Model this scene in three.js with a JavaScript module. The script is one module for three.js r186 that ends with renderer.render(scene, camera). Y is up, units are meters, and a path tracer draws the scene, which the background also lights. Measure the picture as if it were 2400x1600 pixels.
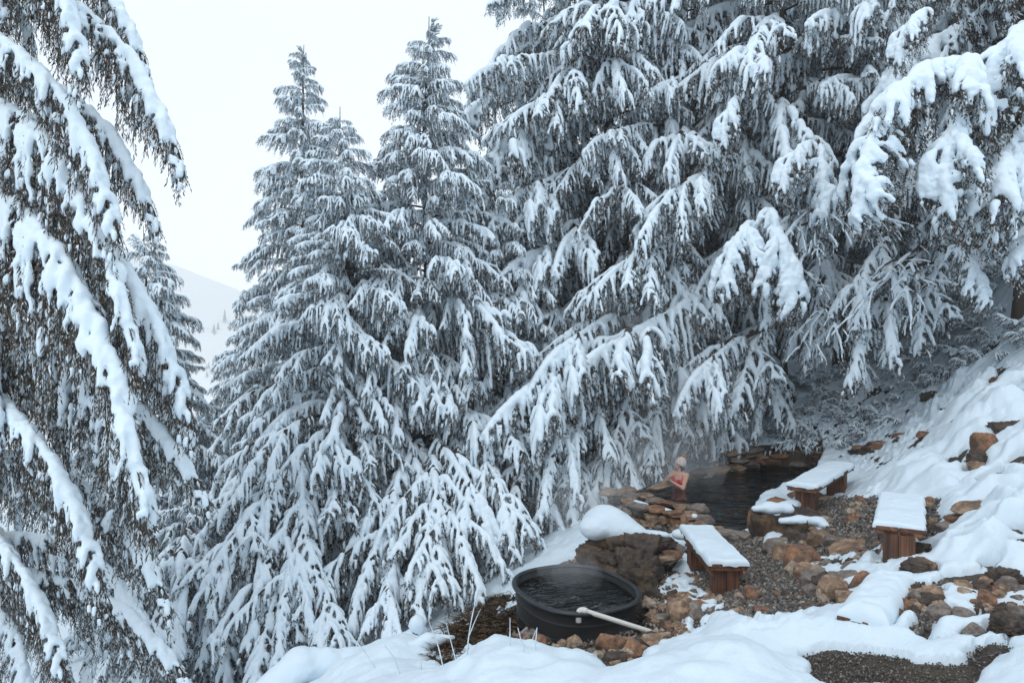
import * as THREE from 'three';
import { mergeGeometries, mergeVertices, toCreasedNormals } from 'three/addons/utils/BufferGeometryUtils.js';
import { RoundedBoxGeometry } from 'three/addons/geometries/RoundedBoxGeometry.js';

// ---------------------------------------------------------------- camera, sky, sun, air, exposure
const scene = new THREE.Scene();
const camera = new THREE.PerspectiveCamera(53.36, 1024 / 682, 0.1, 3000);
const CAM_Y = 3.2;
camera.position.set(0, CAM_Y, 0);
camera.lookAt(0, CAM_Y, -10);
camera.updateMatrixWorld();

const skyW = 64, skyH = 32, skyData = new Float32Array(skyW * skyH * 4);
for (let j = 0; j < skyH; j++) for (let i = 0; i < skyW; i++) {
  const el = ((j + 0.5) / skyH - 0.5) * Math.PI, up = Math.max(0, Math.sin(el));
  const l = el < 0 ? 0.7 : 1.21 - 0.18 * up;                  // even white overcast
  skyData.set([1.05 * l, 1.16 * l, 1.27 * l, 1], (j * skyW + i) * 4);
}
const skyTex = new THREE.DataTexture(skyData, skyW, skyH, THREE.RGBAFormat, THREE.FloatType);
skyTex.mapping = THREE.EquirectangularReflectionMapping; skyTex.magFilter = THREE.LinearFilter; skyTex.needsUpdate = true;
scene.background = skyTex; scene.environment = skyTex;

const sun = new THREE.DirectionalLight(new THREE.Color().setRGB(1, 0.98, 0.94), 0.55);
sun.position.set(-14, 40, 12); sun.target.position.set(2, 0, -14);
sun.castShadow = true; sun.shadow.radius = 40;
Object.assign(sun.shadow.camera, { left: -30, right: 30, top: 30, bottom: -30, near: 1, far: 120 });
scene.add(sun, sun.target);
scene.fog = new THREE.FogExp2(new THREE.Color().setRGB(0.95, 0.98, 1.0), 0.0016);

const renderer = new THREE.WebGLRenderer({ antialias: true });
renderer.toneMapping = THREE.LinearToneMapping; renderer.toneMappingExposure = 1;
renderer.shadowMap.enabled = true;
renderer.setSize(1024, 682);

// ---------------------------------------------------------------- small tools
const V = (x, y, z) => new THREE.Vector3(x, y, z);
const { clamp, lerp, smoothstep } = THREE.MathUtils;
const PI = Math.PI;
function rngOf(seed) {
  let a = (seed * 2654435761) | 0;
  const r = () => { a = (a + 0x6d2b79f5) | 0; let t = Math.imul(a ^ (a >>> 15), 1 | a); t = (t + Math.imul(t ^ (t >>> 7), 61 | t)) ^ t; return ((t ^ (t >>> 14)) >>> 0) / 4294967296; };
  r.in = (lo, hi) => lo + (hi - lo) * r();
  r.pick = (list) => list[Math.floor(r() * list.length) % list.length];
  return r;
}
const NTAB = (() => { const r = rngOf(77), t = new Float32Array(65536); for (let i = 0; i < 65536; i++) t[i] = r() * 2 - 1; return t; })();
const hashAt = (x, y, z) => NTAB[(Math.imul(x, 73856093) ^ Math.imul(y, 19349663) ^ Math.imul(z, 83492791)) & 65535];
function noise3(x, y, z) {
  const ix = Math.floor(x), iy = Math.floor(y), iz = Math.floor(z);
  let u = x - ix, v = y - iy, w = z - iz; u = u * u * (3 - 2 * u); v = v * v * (3 - 2 * v); w = w * w * (3 - 2 * w);
  const a = lerp(lerp(hashAt(ix, iy, iz), hashAt(ix + 1, iy, iz), u), lerp(hashAt(ix, iy + 1, iz), hashAt(ix + 1, iy + 1, iz), u), v);
  const b = lerp(lerp(hashAt(ix, iy, iz + 1), hashAt(ix + 1, iy, iz + 1), u), lerp(hashAt(ix, iy + 1, iz + 1), hashAt(ix + 1, iy + 1, iz + 1), u), v);
  return lerp(a, b, w);
}
const fbm = (x, y, z, o = 4) => { let s = 0, a = 0.5; for (let i = 0; i < o; i++, a *= 0.5, x *= 2.03, y *= 2.03, z *= 2.03) s += a * noise3(x + i * 7.1, y, z - i * 3.7); return s; };
const F = 1560, CX = 1176, CYP = 784;                       // lens in pixels of the 2352 x 1568 survey of the photograph
const at = (px, py, d) => V((px - CX) / F * d, CAM_Y + (CYP - py) / F * d, -d);

const taken = new Map();
function numbered(name) { const k = taken.get(name) ?? 0; taken.set(name, k + 1); return k ? name + '_' + String(k).padStart(3, '0') : name; }
function shade(o) { o.castShadow = o.receiveShadow = true; return o; }
function thing(name, label, category, pos = [0, 0, 0], group) {
  const o = new THREE.Group(); o.name = numbered(name); o.position.set(...pos); scene.add(o);
  o.userData = { label, category }; if (group) o.userData.group = group;
  return o;
}
function mesh(name, geo, mat, parent, pos) {
  const m = shade(new THREE.Mesh(geo, mat)); m.name = parent ? name : numbered(name);
  if (pos) m.position.set(...pos);
  (parent || scene).add(m); return m;
}
function single(name, geo, mat, label, category, group) {
  const m = mesh(name, geo, mat); m.userData = { label, category }; if (group) m.userData.group = group; return m;
}
function struct(name, geo, mat) { const m = mesh(name, geo, mat); m.userData = { kind: 'structure' }; return m; }

// ---------------------------------------------------------------- smooth union of capsules -> mesh (surface nets)
// caps: [ax, ay, az, bx, by, bz, ra, rb]; blend: how softly they melt together (m); rough: lumps, finer lumps
function blobMesh(caps, cell, blend, rough = [0, 1, 0, 1], squash = 1, warp = null) {
  const k = 1 / blend, lo = [1e9, 1e9, 1e9], hi = [-1e9, -1e9, -1e9];
  const mar = blend * 2.5 + cell * 2 + Math.abs(rough[0]) + Math.abs(rough[2]);
  for (const c of caps) for (let i = 0; i < 3; i++) {
    lo[i] = Math.min(lo[i], c[i] - c[6] - mar, c[3 + i] - c[7] - mar); hi[i] = Math.max(hi[i], c[i] + c[6] + mar, c[3 + i] + c[7] + mar);
  }
  const n = [0, 1, 2].map((i) => Math.ceil((hi[i] - lo[i]) / cell) + 2), [nx, ny, nz] = n, sx = 1, sy = nx, sz = nx * ny;
  const f = new Float32Array(nx * ny * nz);
  for (const c of caps) {
    const [ax, ay, az, bx, by, bz, ra, rb] = c, dx = bx - ax, dy = by - ay, dz = bz - az, L2 = dx * dx + dy * dy + dz * dz + 1e-9, R = Math.max(ra, rb) + mar;
    const i0 = Math.max(0, Math.floor((Math.min(ax, bx) - R - lo[0]) / cell)), i1 = Math.min(nx - 1, Math.ceil((Math.max(ax, bx) + R - lo[0]) / cell));
    const j0 = Math.max(0, Math.floor((Math.min(ay, by) - R - lo[1]) / cell)), j1 = Math.min(ny - 1, Math.ceil((Math.max(ay, by) + R - lo[1]) / cell));
    const k0 = Math.max(0, Math.floor((Math.min(az, bz) - R - lo[2]) / cell)), k1 = Math.min(nz - 1, Math.ceil((Math.max(az, bz) + R - lo[2]) / cell));
    for (let z = k0; z <= k1; z++) for (let y = j0; y <= j1; y++) for (let x = i0; x <= i1; x++) {
      const px = lo[0] + x * cell - ax, py = lo[1] + y * cell - ay, pz = lo[2] + z * cell - az;
      let t = (px * dx + py * dy + pz * dz) / L2; t = t < 0 ? 0 : t > 1 ? 1 : t;
      const ex = px - dx * t, ey = (py - dy * t) / squash, ez = pz - dz * t;
      const d = Math.sqrt(ex * ex + ey * ey + ez * ez) - (ra + (rb - ra) * t);
      if (d < mar) f[x + y * sy + z * sz] += Math.exp(-k * d);
    }
  }
  for (let z = 0, q = 0; z < nz; z++) for (let y = 0; y < ny; y++) for (let x = 0; x < nx; x++, q++) {
    let d = f[q] > 0 ? -Math.log(f[q]) / k : mar;
    if (d < mar * 0.99 && (rough[0] || rough[2])) {
      const wx = lo[0] + x * cell, wy = lo[1] + y * cell, wz = lo[2] + z * cell;
      d += rough[0] * noise3(wx * rough[1], wy * rough[1], wz * rough[1]) + rough[2] * noise3(wx * rough[3] + 9, wy * rough[3], wz * rough[3]);
    }
    if (warp && d < mar * 0.99) d = warp(d, lo[0] + x * cell, lo[1] + y * cell, lo[2] + z * cell);
    f[q] = x === 0 || y === 0 || z === 0 || x === nx - 1 || y === ny - 1 || z === nz - 1 ? mar : d;
  }
  const id = new Int32Array(nx * ny * nz).fill(-1), pos = [], idx = [];
  for (let z = 0; z < nz - 1; z++) for (let y = 0; y < ny - 1; y++) for (let x = 0; x < nx - 1; x++) {
    const q = x + y * sy + z * sz; let m = 0;
    for (let c = 0; c < 8; c++) if (f[q + (c & 1) + ((c >> 1) & 1) * sy + (c >> 2) * sz] < 0) m |= 1 << c;
    if (m === 0 || m === 255) continue;
    let cx = 0, cy = 0, cz = 0, cn = 0;
    for (let a = 0; a < 8; a++) for (let b = 0; b < 3; b++) {
      const o = a | (1 << b); if (o === a) continue;
      const fa = f[q + (a & 1) + ((a >> 1) & 1) * sy + (a >> 2) * sz], fb = f[q + (o & 1) + ((o >> 1) & 1) * sy + (o >> 2) * sz];
      if ((fa < 0) === (fb < 0)) continue;
      const t = fa / (fa - fb);
      cx += (a & 1) + (b === 0 ? t : 0); cy += ((a >> 1) & 1) + (b === 1 ? t : 0); cz += (a >> 2) + (b === 2 ? t : 0); cn++;
    }
    id[q] = pos.length / 3;
    pos.push(lo[0] + (x + cx / cn) * cell, lo[1] + (y + cy / cn) * cell, lo[2] + (z + cz / cn) * cell);
  }
  const st = [sx, sy, sz];
  for (let z = 1; z < nz - 1; z++) for (let y = 1; y < ny - 1; y++) for (let x = 1; x < nx - 1; x++) {
    const q = x + y * sy + z * sz, a = f[q] < 0;
    for (let b = 0; b < 3; b++) {
      if ((f[q + st[b]] < 0) === a) continue;
      const u = st[(b + 1) % 3], v = st[(b + 2) % 3], A = id[q], B = id[q - u], C = id[q - u - v], D = id[q - v];
      if (A < 0 || B < 0 || C < 0 || D < 0) continue;
      if (a) idx.push(A, B, C, A, C, D); else idx.push(A, C, B, A, D, C);
    }
  }
  const g = new THREE.BufferGeometry();
  g.setAttribute('position', new THREE.Float32BufferAttribute(pos, 3)); g.setIndex(idx); g.computeVertexNormals();
  return g;
}
// tapered tube along points with radii
function tubeGeo(pts, radii, sides = 6, caps = true) {
  const pos = [], idx = [], n = pts.length; let ref = V(0.3, 0.1, 1).normalize();
  for (let i = 0; i < n; i++) {
    const t = pts[Math.min(i + 1, n - 1)].clone().sub(pts[Math.max(i - 1, 0)]).normalize();
    const s = ref.clone().addScaledVector(t, -ref.dot(t)).normalize(), b = t.clone().cross(s); ref = s;
    for (let j = 0; j < sides; j++) { const a = j / sides * 2 * PI, p = pts[i].clone().addScaledVector(s, Math.cos(a) * radii[i]).addScaledVector(b, Math.sin(a) * radii[i]); pos.push(p.x, p.y, p.z); }
  }
  for (let i = 0; i < n - 1; i++) for (let j = 0; j < sides; j++) { const a = i * sides + j, b = i * sides + (j + 1) % sides, c = a + sides, d = b + sides; idx.push(a, b, c, b, d, c); }
  if (caps) for (const [i, flip] of [[0, 1], [n - 1, 0]]) { const c = pos.length / 3; pos.push(pts[i].x, pts[i].y, pts[i].z); for (let j = 0; j < sides; j++) { const a = i * sides + j, b = i * sides + (j + 1) % sides; flip ? idx.push(c, b, a) : idx.push(c, a, b); } }
  const g = new THREE.BufferGeometry(); g.setAttribute('position', new THREE.Float32BufferAttribute(pos, 3)); g.setIndex(idx); g.computeVertexNormals();
  return g;
}
function paint(g, fn) {                                      // vertex colours (linear): a thing's own colour
  const p = g.attributes.position, c = new Float32Array(p.count * 3);
  for (let i = 0; i < p.count; i++) c.set(fn(p.getX(i), p.getY(i), p.getZ(i)), i * 3);
  g.setAttribute('color', new THREE.BufferAttribute(c, 3)); return g;
}
const mat = (rgb, roughness = 0.85, more = {}) => new THREE.MeshStandardMaterial({ color: new THREE.Color().setRGB(...rgb), roughness, metalness: 0, ...more });
function grainTexture(size, fn) {
  const d = new Uint8Array(size * size * 4);
  for (let y = 0; y < size; y++) for (let x = 0; x < size; x++) { const v = fn(x, y); d.set(Array.isArray(v) ? [...v, 255] : [v, v, v, 255], (y * size + x) * 4); }
  const t = new THREE.DataTexture(d, size, size); t.wrapS = t.wrapT = THREE.RepeatWrapping; t.magFilter = THREE.LinearFilter; t.needsUpdate = true; return t;
}
const M = {
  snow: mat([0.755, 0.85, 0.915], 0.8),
  bough: mat([1, 1, 1], 0.85, { vertexColors: true, side: THREE.DoubleSide }),
  bark: mat([1, 1, 1], 0.95, { vertexColors: true }),
  rock: mat([1, 1, 1], 0.82, { vertexColors: true }),
  skin: mat([0.62, 0.36, 0.26], 0.5),
};
// ---------------------------------------------------------------- the lie of the land
const CTRL = [];                                             // x, y, z
const cp = (px, py, d) => { const p = at(px, py, d); CTRL.push([p.x, p.y, p.z]); };
[[1620, 1380, 8.5], [1600, 1313, 10.2], [1840, 1290, 9.9], [1850, 1385, 8.1], [1740, 1420, 7.9]].forEach((a) => cp(...a));     // lower gravel
[[1860, 1179, 11.1], [1955, 1142, 12.9], [1930, 1150, 12.5], [1980, 1146, 12.9], [1950, 1120, 13.6], [2000, 1122, 13.4], [1850, 1160, 11.9], [1930, 1096, 15.2], [1985, 1080, 15.2], [1840, 1092, 16.4], [1890, 1120, 14], [2060, 1264, 7.4], [2010, 1262, 7.6], [2110, 1262, 7.3], [2060, 1290, 7.0], [2080, 1200, 9.1], [1960, 1250, 9.4]].forEach((a) => cp(...a));   // upper terrace
[[2000, 1445, 6.1], [2090, 1370, 7.0], [2000, 1540, 5.45], [2300, 1330, 6.6], [2340, 1480, 5.3], [2200, 1420, 6.0], [1700, 1500, 6.6], [1500, 1560, 5.6], [1800, 1470, 6.7]].forEach((a) => cp(...a));
[[2300, 1150, 8.7], [2180, 1100, 10.8], [2250, 900, 12], [2352, 830, 13], [2080, 980, 14.4], [2200, 1000, 12], [1960, 1010, 17], [1760, 1025, 18.2], [2352, 1000, 10.2], [2352, 1200, 7.6]].forEach((a) => cp(...a));
[[2200, 720, 20], [2352, 620, 21], [1790, 915, 19.5], [1930, 800, 22], [2100, 850, 18], [2000, 900, 18.5]].forEach((a) => cp(...a));   // hillside behind
[[1320, 1212, 13.2], [1240, 1285, 11.2], [1150, 1355, 9.3], [1080, 1430, 8.4], [960, 1508, 7.7], [700, 1575, 7.6], [1200, 1540, 6.0], [1320, 1500, 7.4], [1300, 1420, 8.7], [1450, 1400, 9.0], [1500, 1400, 8.6], [1400, 1500, 7.4]].forEach((a) => cp(...a));
[[1480, 1212, 12.6], [1560, 1222, 12.0], [1420, 1225, 12.3], [1380, 1190, 14.0], [1500, 1110, 16.6], [1600, 1075, 17.6], [1480, 1340, 10.2]].forEach((a) => cp(...a));
CTRL.push([-1.2, -1.5, -10.4], [0.1, -1.4, -11.2], [-2.6, -2.2, -10.2], [1.2, -1.3, -12.6], [-4, -3.0, -12], [-8, -3.6, -10], [-3, -3.8, -17], [-9, -4.4, -18], [0, -2.8, -16], [-6, -5.2, -24], [-14, -6, -24], [-12, -4.4, -9], [-3.4, -2.0, -8.8], [-6, -3.2, -8], [-20, -8, -26], [-26, -12, -46], [-10, -8.5, -44], [4, 0.3, -24], [8, 3, -30],
  [20, 10, -30], [14, 6.5, -18], [26, 14, -20], [18, 6, -6], [10, 2.6, -5], [6, 1.7, -1], [0, 1.6, 0], [-4, 0.2, -3], [-10, -1.5, -3], [14, 8, -46], [2, -2.5, -40], [34, 20, -46], [-40, -15, -20], [-40, -19, -60], [0, -6, -62], [30, 14, -64]);
const TG = { x0: -46, z0: -70, step: 0.4, nx: 232, nz: 186 };
TG.y = new Float32Array(TG.nx * TG.nz);
for (let j = 0; j < TG.nz; j++) for (let i = 0; i < TG.nx; i++) {
  const x = TG.x0 + i * TG.step, z = TG.z0 + j * TG.step;
  let sw = 0, sx = 0, sz = 0, sy = 0, xx = 0, xz = 0, zz = 0, xy = 0, zy = 0; const far = 1.25 + 0.1 * Math.max(0, -z - 14);
  for (const [cx, cy, cz] of CTRL) {
    const dx = cx - x, dz = cz - z, r2 = dx * dx + dz * dz, w = Math.exp(-r2 / (far * far)) + 0.02 / (1 + r2 * r2 * 0.02) + 1e-6 / (1 + r2 * 0.01);
    sw += w; sx += w * dx; sz += w * dz; sy += w * cy; xx += w * dx * dx; xz += w * dx * dz; zz += w * dz * dz; xy += w * dx * cy; zy += w * dz * cy;
  }
  const lam = 0.35 * sw; xx += lam; zz += lam;               // a weighted plane through the survey points near by
  const mx = sx / sw, mz = sz / sw, my = sy / sw, a = xx / sw - mx * mx, b = xz / sw - mx * mz, c = zz / sw - mz * mz, p = xy / sw - mx * my, q = zy / sw - mz * my, det = a * c - b * b || 1;
  const gx = (p * c - q * b) / det, gz = (q * a - p * b) / det;
  TG.y[j * TG.nx + i] = my - gx * mx - gz * mz;
}
function baseY(x, z) {
  const u = clamp((x - TG.x0) / TG.step, 0, TG.nx - 1.001), v = clamp((z - TG.z0) / TG.step, 0, TG.nz - 1.001), i = Math.floor(u), j = Math.floor(v), a = u - i, b = v - j, q = j * TG.nx + i;
  return lerp(lerp(TG.y[q], TG.y[q + 1], a), lerp(TG.y[q + TG.nx], TG.y[q + TG.nx + 1], a), b);
}
function ground(px, py, lift = 0) {                          // where the ray through a survey pixel meets the land
  let a = 3, b = 3;
  for (let d = 3; d < 60; d += 0.05) { const p = at(px, py, d); b = d; if (p.y - lift < baseY(p.x, p.z)) break; a = d; }
  for (let i = 0; i < 12; i++) { const m = (a + b) / 2, p = at(px, py, m); if (p.y - lift < baseY(p.x, p.z)) b = m; else a = m; }
  return at(px, py, b);
}
const level = (px, py, y) => at(px, py, (CAM_Y - y) * F / (py - CYP));   // where it meets the level y
function polyDist(poly, x, z) {                              // > 0 inside
  let inside = false, best = 1e9;
  for (let i = 0, j = poly.length - 1; i < poly.length; j = i++) {
    const [ax, az] = poly[i], [bx, bz] = poly[j];
    if ((az > z) !== (bz > z) && x < (bx - ax) * (z - az) / (bz - az) + ax) inside = !inside;
    const dx = bx - ax, dz = bz - az, t = clamp(((x - ax) * dx + (z - az) * dz) / (dx * dx + dz * dz + 1e-9), 0, 1);
    best = Math.min(best, Math.hypot(x - ax - dx * t, z - az - dz * t));
  }
  return inside ? best : -best;
}
const POOL = [[1470, 1126], [1546, 1098], [1598, 1089], [1656, 1079], [1742, 1068], [1817, 1072], [1890, 1077], [1860, 1110], [1806, 1133], [1735, 1156], [1722, 1190], [1722, 1226], [1660, 1224], [1632, 1210], [1627, 1180], [1579, 1162], [1504, 1147]].map(([a, b]) => { const p = level(a, b, 0); return [p.x, p.z]; });
const TUB = { x: 0.80, z: -8.62, rx: 0.73, rz: 0.84, y: 0.06 };
function landY(x, z) {                                       // land with the pool dug out
  let y = baseY(x, z);
  if (x > 1 && x < 10 && z < -10 && z > -19) {
    const d = polyDist(POOL, x, z);
    if (d > -0.3) y = Math.min(y, lerp(y, -0.9, smoothstep(d, -0.1, 0.06)));
  }
  const e = Math.hypot((x - TUB.x) / (TUB.rx + 0.03), (z - TUB.z) / (TUB.rz + 0.03));
  if (e < 1.25) y = lerp(Math.min(y, -0.48), y, smoothstep(e, 1.02, 1.25));
  return y;
}
const onLand = (list) => list.map(([a, b]) => { const p = ground(a, b); return [p.x, p.z]; });
const z2 = (list) => onLand(list.map(([a, b]) => [1666 + a * 0.375, 980 + b * 0.375]));
const z1 = (list) => onLand(list.map(([a, b]) => [1127 + a * 0.375, 980 + b * 0.375]));
const z4 = (list) => onLand(list.map(([a, b]) => [392 + a * 0.354, 1078 + b * 0.354]));
// ground that the snow leaves bare: outline, how bare, softness (m)
const BARE = [
  [z2([[-110, 740], [-70, 640], [60, 650], [200, 660], [230, 740], [240, 765], [310, 800], [390, 850], [450, 900], [600, 1020], [690, 1060], [700, 1105], [480, 1130], [250, 1200], [60, 1160], [-20, 1090], [-70, 1050], [-130, 900]]), 1.0, 0.12, 'lower'],
  [z2([[590, 430], [750, 465], [920, 480], [930, 560], [965, 640], [965, 720], [850, 785], [640, 800], [540, 790], [430, 710], [440, 660], [620, 640], [600, 560]]), 0.85, 0.3, 'upper'],
  [z2([[1205, 460], [1290, 470], [1300, 560], [1340, 660], [1200, 720]]), 0.7, 0.25, 'upper'],
  [z2([[470, 1415], [700, 1405], [950, 1430], [1160, 1475], [1460, 1475], [1560, 1385], [1700, 1320], [1829, 1190], [1900, 1190], [1900, 1300], [1760, 1330], [1770, 1440], [1560, 1510], [1510, 1600], [620, 1600]]), 1.0, 0.1, 'path'],
  [z2([[1330, 915], [1480, 910], [1640, 900], [1829, 945], [1640, 958], [1500, 965], [1310, 990]]), 0.8, 0.12, 'path'],
  [z2([[1490, 990], [1600, 960], [1800, 1000], [1829, 1150], [1700, 1200], [1560, 1140]]), 0.34, 0.25, 'path'],
  [z2([[1150, 1215], [1240, 1215], [1240, 1300], [1330, 1330], [1250, 1345], [1150, 1280]]), 0.75, 0.1, 'path'],
  [z2([[1010, 1240], [1080, 1090], [1180, 990], [1260, 1040], [1290, 1090], [1180, 1160], [1080, 1200]]), 0.9, 0.12, 'path'],
  [z1([[140, 1210], [120, 1330], [330, 1385], [600, 1395], [690, 1440], [750, 1520], [820, 1490], [1000, 1395], [1090, 1300], [1160, 1230], [1060, 1090], [960, 1000], [990, 900], [880, 870], [560, 800], [500, 830]]), 1.0, 0.12, 'bank'],
  [z4([[2240, 790], [2000, 885], [1900, 960], [1760, 1080], [1740, 1190], [1690, 1330], [1850, 1290], [1950, 1230], [2060, 1180], [2240, 1140]]), 0.0, 0.15, 'grass'],
  [z4([[1160, 1320], [1400, 1285], [1330, 1384], [1050, 1384]]), 0.0, 0.15, 'grass'],
  [z1([[720, 440], [800, 560], [850, 610], [960, 640], [1090, 660], [1250, 620], [1370, 580], [1330, 470], [1000, 430]]), 1.0, 0.12, 'lower'],
];
const PATCHY = [                                             // thin broken snow
  [onLand([[1640, 1045], [1800, 960], [1960, 880], [2352, 720], [2500, 700], [2500, 790], [2352, 800], [2200, 860], [2110, 910], [2070, 990], [1960, 1015], [1850, 1040], [1740, 1035]]), 0.36],
  [onLand([[1960, 1040], [2060, 1000], [2110, 1060], [2000, 1090], [1930, 1080]]), 0.35],
  [z2([[560, 830], [780, 790], [960, 760], [1240, 760], [1300, 880], [900, 900], [700, 900]]), 0.45],
  [z2([[400, 420], [620, 400], [800, 430], [940, 420], [940, 480], [760, 520], [620, 560], [440, 540]]), 0.5],
  [z1([[1080, 760], [1200, 700], [1220, 880], [1380, 1060], [1250, 1080], [1100, 1030], [1000, 940]]), 0.38],
  [z1([[1040, 1050], [1450, 1100], [1480, 1180], [1300, 1290], [1100, 1260]]), 0.32],
  [z2([[0, 1110], [250, 1190], [480, 1150], [500, 1260], [200, 1330], [0, 1260]]), 0.3],
  [onLand([[1960, 1010], [2120, 900], [2250, 830], [2352, 800], [2352, 850], [2200, 920], [2140, 1040], [2050, 1060]]), 0.28],
];
PATCHY.push([BARE[9][0], 0.72]);
const bumpRng = rngOf(5), PILLOWS = [];
function pillow(px, py, r, h) { const p = ground(px, py); PILLOWS.push([p.x, p.z, r, h]); }
for (const [a, b, c, d, n] of [[2080, 860, 2352, 1120, 46], [2130, 1150, 2352, 1330, 22], [1400, 1480, 1800, 1568, 16], [1850, 1420, 2150, 1470, 12], [1040, 1500, 1350, 1568, 8], [600, 1500, 980, 1568, 10], [2320, 1440, 2400, 1568, 5], [1600, 1420, 1850, 1500, 12]]) {
  for (let i = 0; i < n; i++) pillow(bumpRng.in(a, c), bumpRng.in(b, d), bumpRng.in(0.22, 0.6), bumpRng.in(0.05, 0.2));
}
pillow(2310, 1180, 0.9, 0.28); pillow(2330, 1260, 0.7, 0.3); pillow(2230, 1270, 0.6, 0.2); pillow(2350, 1560, 0.6, 0.3); pillow(1560, 1590, 0.7, 0.12); pillow(1230, 1560, 0.7, 0.1); pillow(720, 1535, 0.7, 0.3); pillow(1580, 1310, 0.25, 0.1);
pillow(2200, 890, 0.7, 0.25); pillow(2130, 960, 0.6, 0.25); pillow(2290, 960, 0.9, 0.3); pillow(2090, 1080, 0.6, 0.18);
function worley(x, z) {                                      // distance to the nearest scattered point, in cells
  const ix = Math.floor(x), iz = Math.floor(z); let best = 9;
  for (let a = -1; a < 2; a++) for (let b = -1; b < 2; b++) { const u = ix + a, w = iz + b, dx = u + 0.5 + 0.45 * hashAt(u, 3, w) - x, dz = w + 0.5 + 0.45 * hashAt(u, 9, w) - z; best = Math.min(best, dx * dx + dz * dz); }
  return Math.sqrt(best);
}
const BANK = onLand([[2090, 1060], [2110, 960], [2180, 880], [2352, 820], [2600, 800], [2700, 1500], [2352, 1330], [2150, 1300], [2190, 1200], [2160, 1130]]);
const HOLES = []; for (let i = 0; i < 44; i++) { const p = i < 34 ? ground(bumpRng.in(2090, 2400), bumpRng.in(830, 1320)) : ground(bumpRng.in(2090, 2352), bumpRng.in(1330, 1470)); HOLES.push([p.x, p.z, bumpRng.in(0.07, 0.2)]); }
function snowDepth(x, z) {
  let t = 0.12, gone = 0, thin = 1;
  const n = fbm(x * 1.1, 3.1, z * 1.1, 3), m = fbm(x * 4.6, 8.7, z * 4.6, 3), f = noise3(x * 17, 1.5, z * 17);
  let pil = 0; for (const [px, pz, r, h] of PILLOWS) { const e = ((x - px) ** 2 + (z - pz) ** 2) / (r * r); if (e < 1) { const k = Math.sqrt(1 - e); pil = Math.max(pil, h * k * (0.5 + 0.5 * (1 - e))); } }
  t += pil; let hole = 0, wide = 9; for (const [px, pz, r] of HOLES) { const e = ((x - px) ** 2 + 1.6 * (z - pz) ** 2) / (r * r); if (e < 9) { wide = Math.min(wide, Math.sqrt(e)); if (e < 2) hole = Math.max(hole, clamp((1.15 - Math.sqrt(e) + 0.5 * noise3(x * 6, 2, z * 6)) * 2, 0, 1)); } }
  thin = Math.min(thin, 0.22 + 0.78 * smoothstep(wide, 0.7, 2.9));
  const bk = x > 2 ? smoothstep(polyDist(BANK, x, z), -0.3, 0.5) : 0;
  if (bk > 0) { const w = worley(x * 1.7 + 0.25 * m, z * 1.7 + 0.25 * n), w2 = worley(x * 4.1 + 5, z * 4.1); t += bk * (0.3 * Math.sqrt(Math.max(0, 1 - w * w * 1.9)) + 0.07 * (1 - Math.min(1, w2 * w2 * 1.5)) - 0.31 + 0.17 * n + 0.05 * m); }
  else { const w = worley(x * 2.6 + 0.3 * m, z * 2.6); t += 0.035 * (1 - Math.min(1, w * w * 1.7)); }
  t += 0.09 * n + 0.045 * m + 0.008 * f;
  for (const [poly, w, soft] of BARE) {
    const d0 = polyDist(poly, x, z); if (d0 < -0.9) continue;
    const d = d0 + 0.16 * m + 0.035 * f;
    thin = Math.min(thin, 1 - 0.75 * w * smoothstep(d, -0.6, 0.05)); gone = Math.max(gone, w * smoothstep(d, -soft, soft));
  }
  for (const [poly, w] of PATCHY) { const d = polyDist(poly, x, z); if (d > -0.5) gone = Math.max(gone, smoothstep(d, -0.5, 0.5) * clamp(w + 0.9 * m + 0.35 * f + 0.3 * n, 0, 1)); }
  if (t > 0) t *= thin;
  gone = Math.max(gone, hole); return t - gone * (0.2 + Math.max(0, t) * 0.9);
}
function axis(parts) { const out = []; for (const [a, b, s] of parts) for (let v = a; v < b - 1e-6; v += s) out.push(v); out.push(parts[parts.length - 1][1]); return out; }
function sheet(xs, zs, fn, col) {
  const nx = xs.length, nz = zs.length, pos = new Float32Array(nx * nz * 3), uv = new Float32Array(nx * nz * 2), idx = [], hide = new Uint8Array(nx * nz);
  for (let j = 0; j < nz; j++) for (let i = 0; i < nx; i++) { const y = fn(xs[i], zs[j]); if (y === null) hide[j * nx + i] = 1; pos.set([xs[i], y ?? 0, zs[j]], (j * nx + i) * 3); uv.set([xs[i], zs[j]], (j * nx + i) * 2); }
  for (let j = 0; j < nz - 1; j++) for (let i = 0; i < nx - 1; i++) { const a = j * nx + i, b = a + 1, c = a + nx, d = c + 1; if (hide[a] || hide[b] || hide[c] || hide[d]) continue; idx.push(a, c, b, b, c, d); }
  const g = new THREE.BufferGeometry(); g.setAttribute('position', new THREE.BufferAttribute(pos, 3)); g.setAttribute('uv', new THREE.BufferAttribute(uv, 2)); g.setIndex(idx); g.computeVertexNormals();
  if (col) paint(g, col); return g;
}
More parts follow.
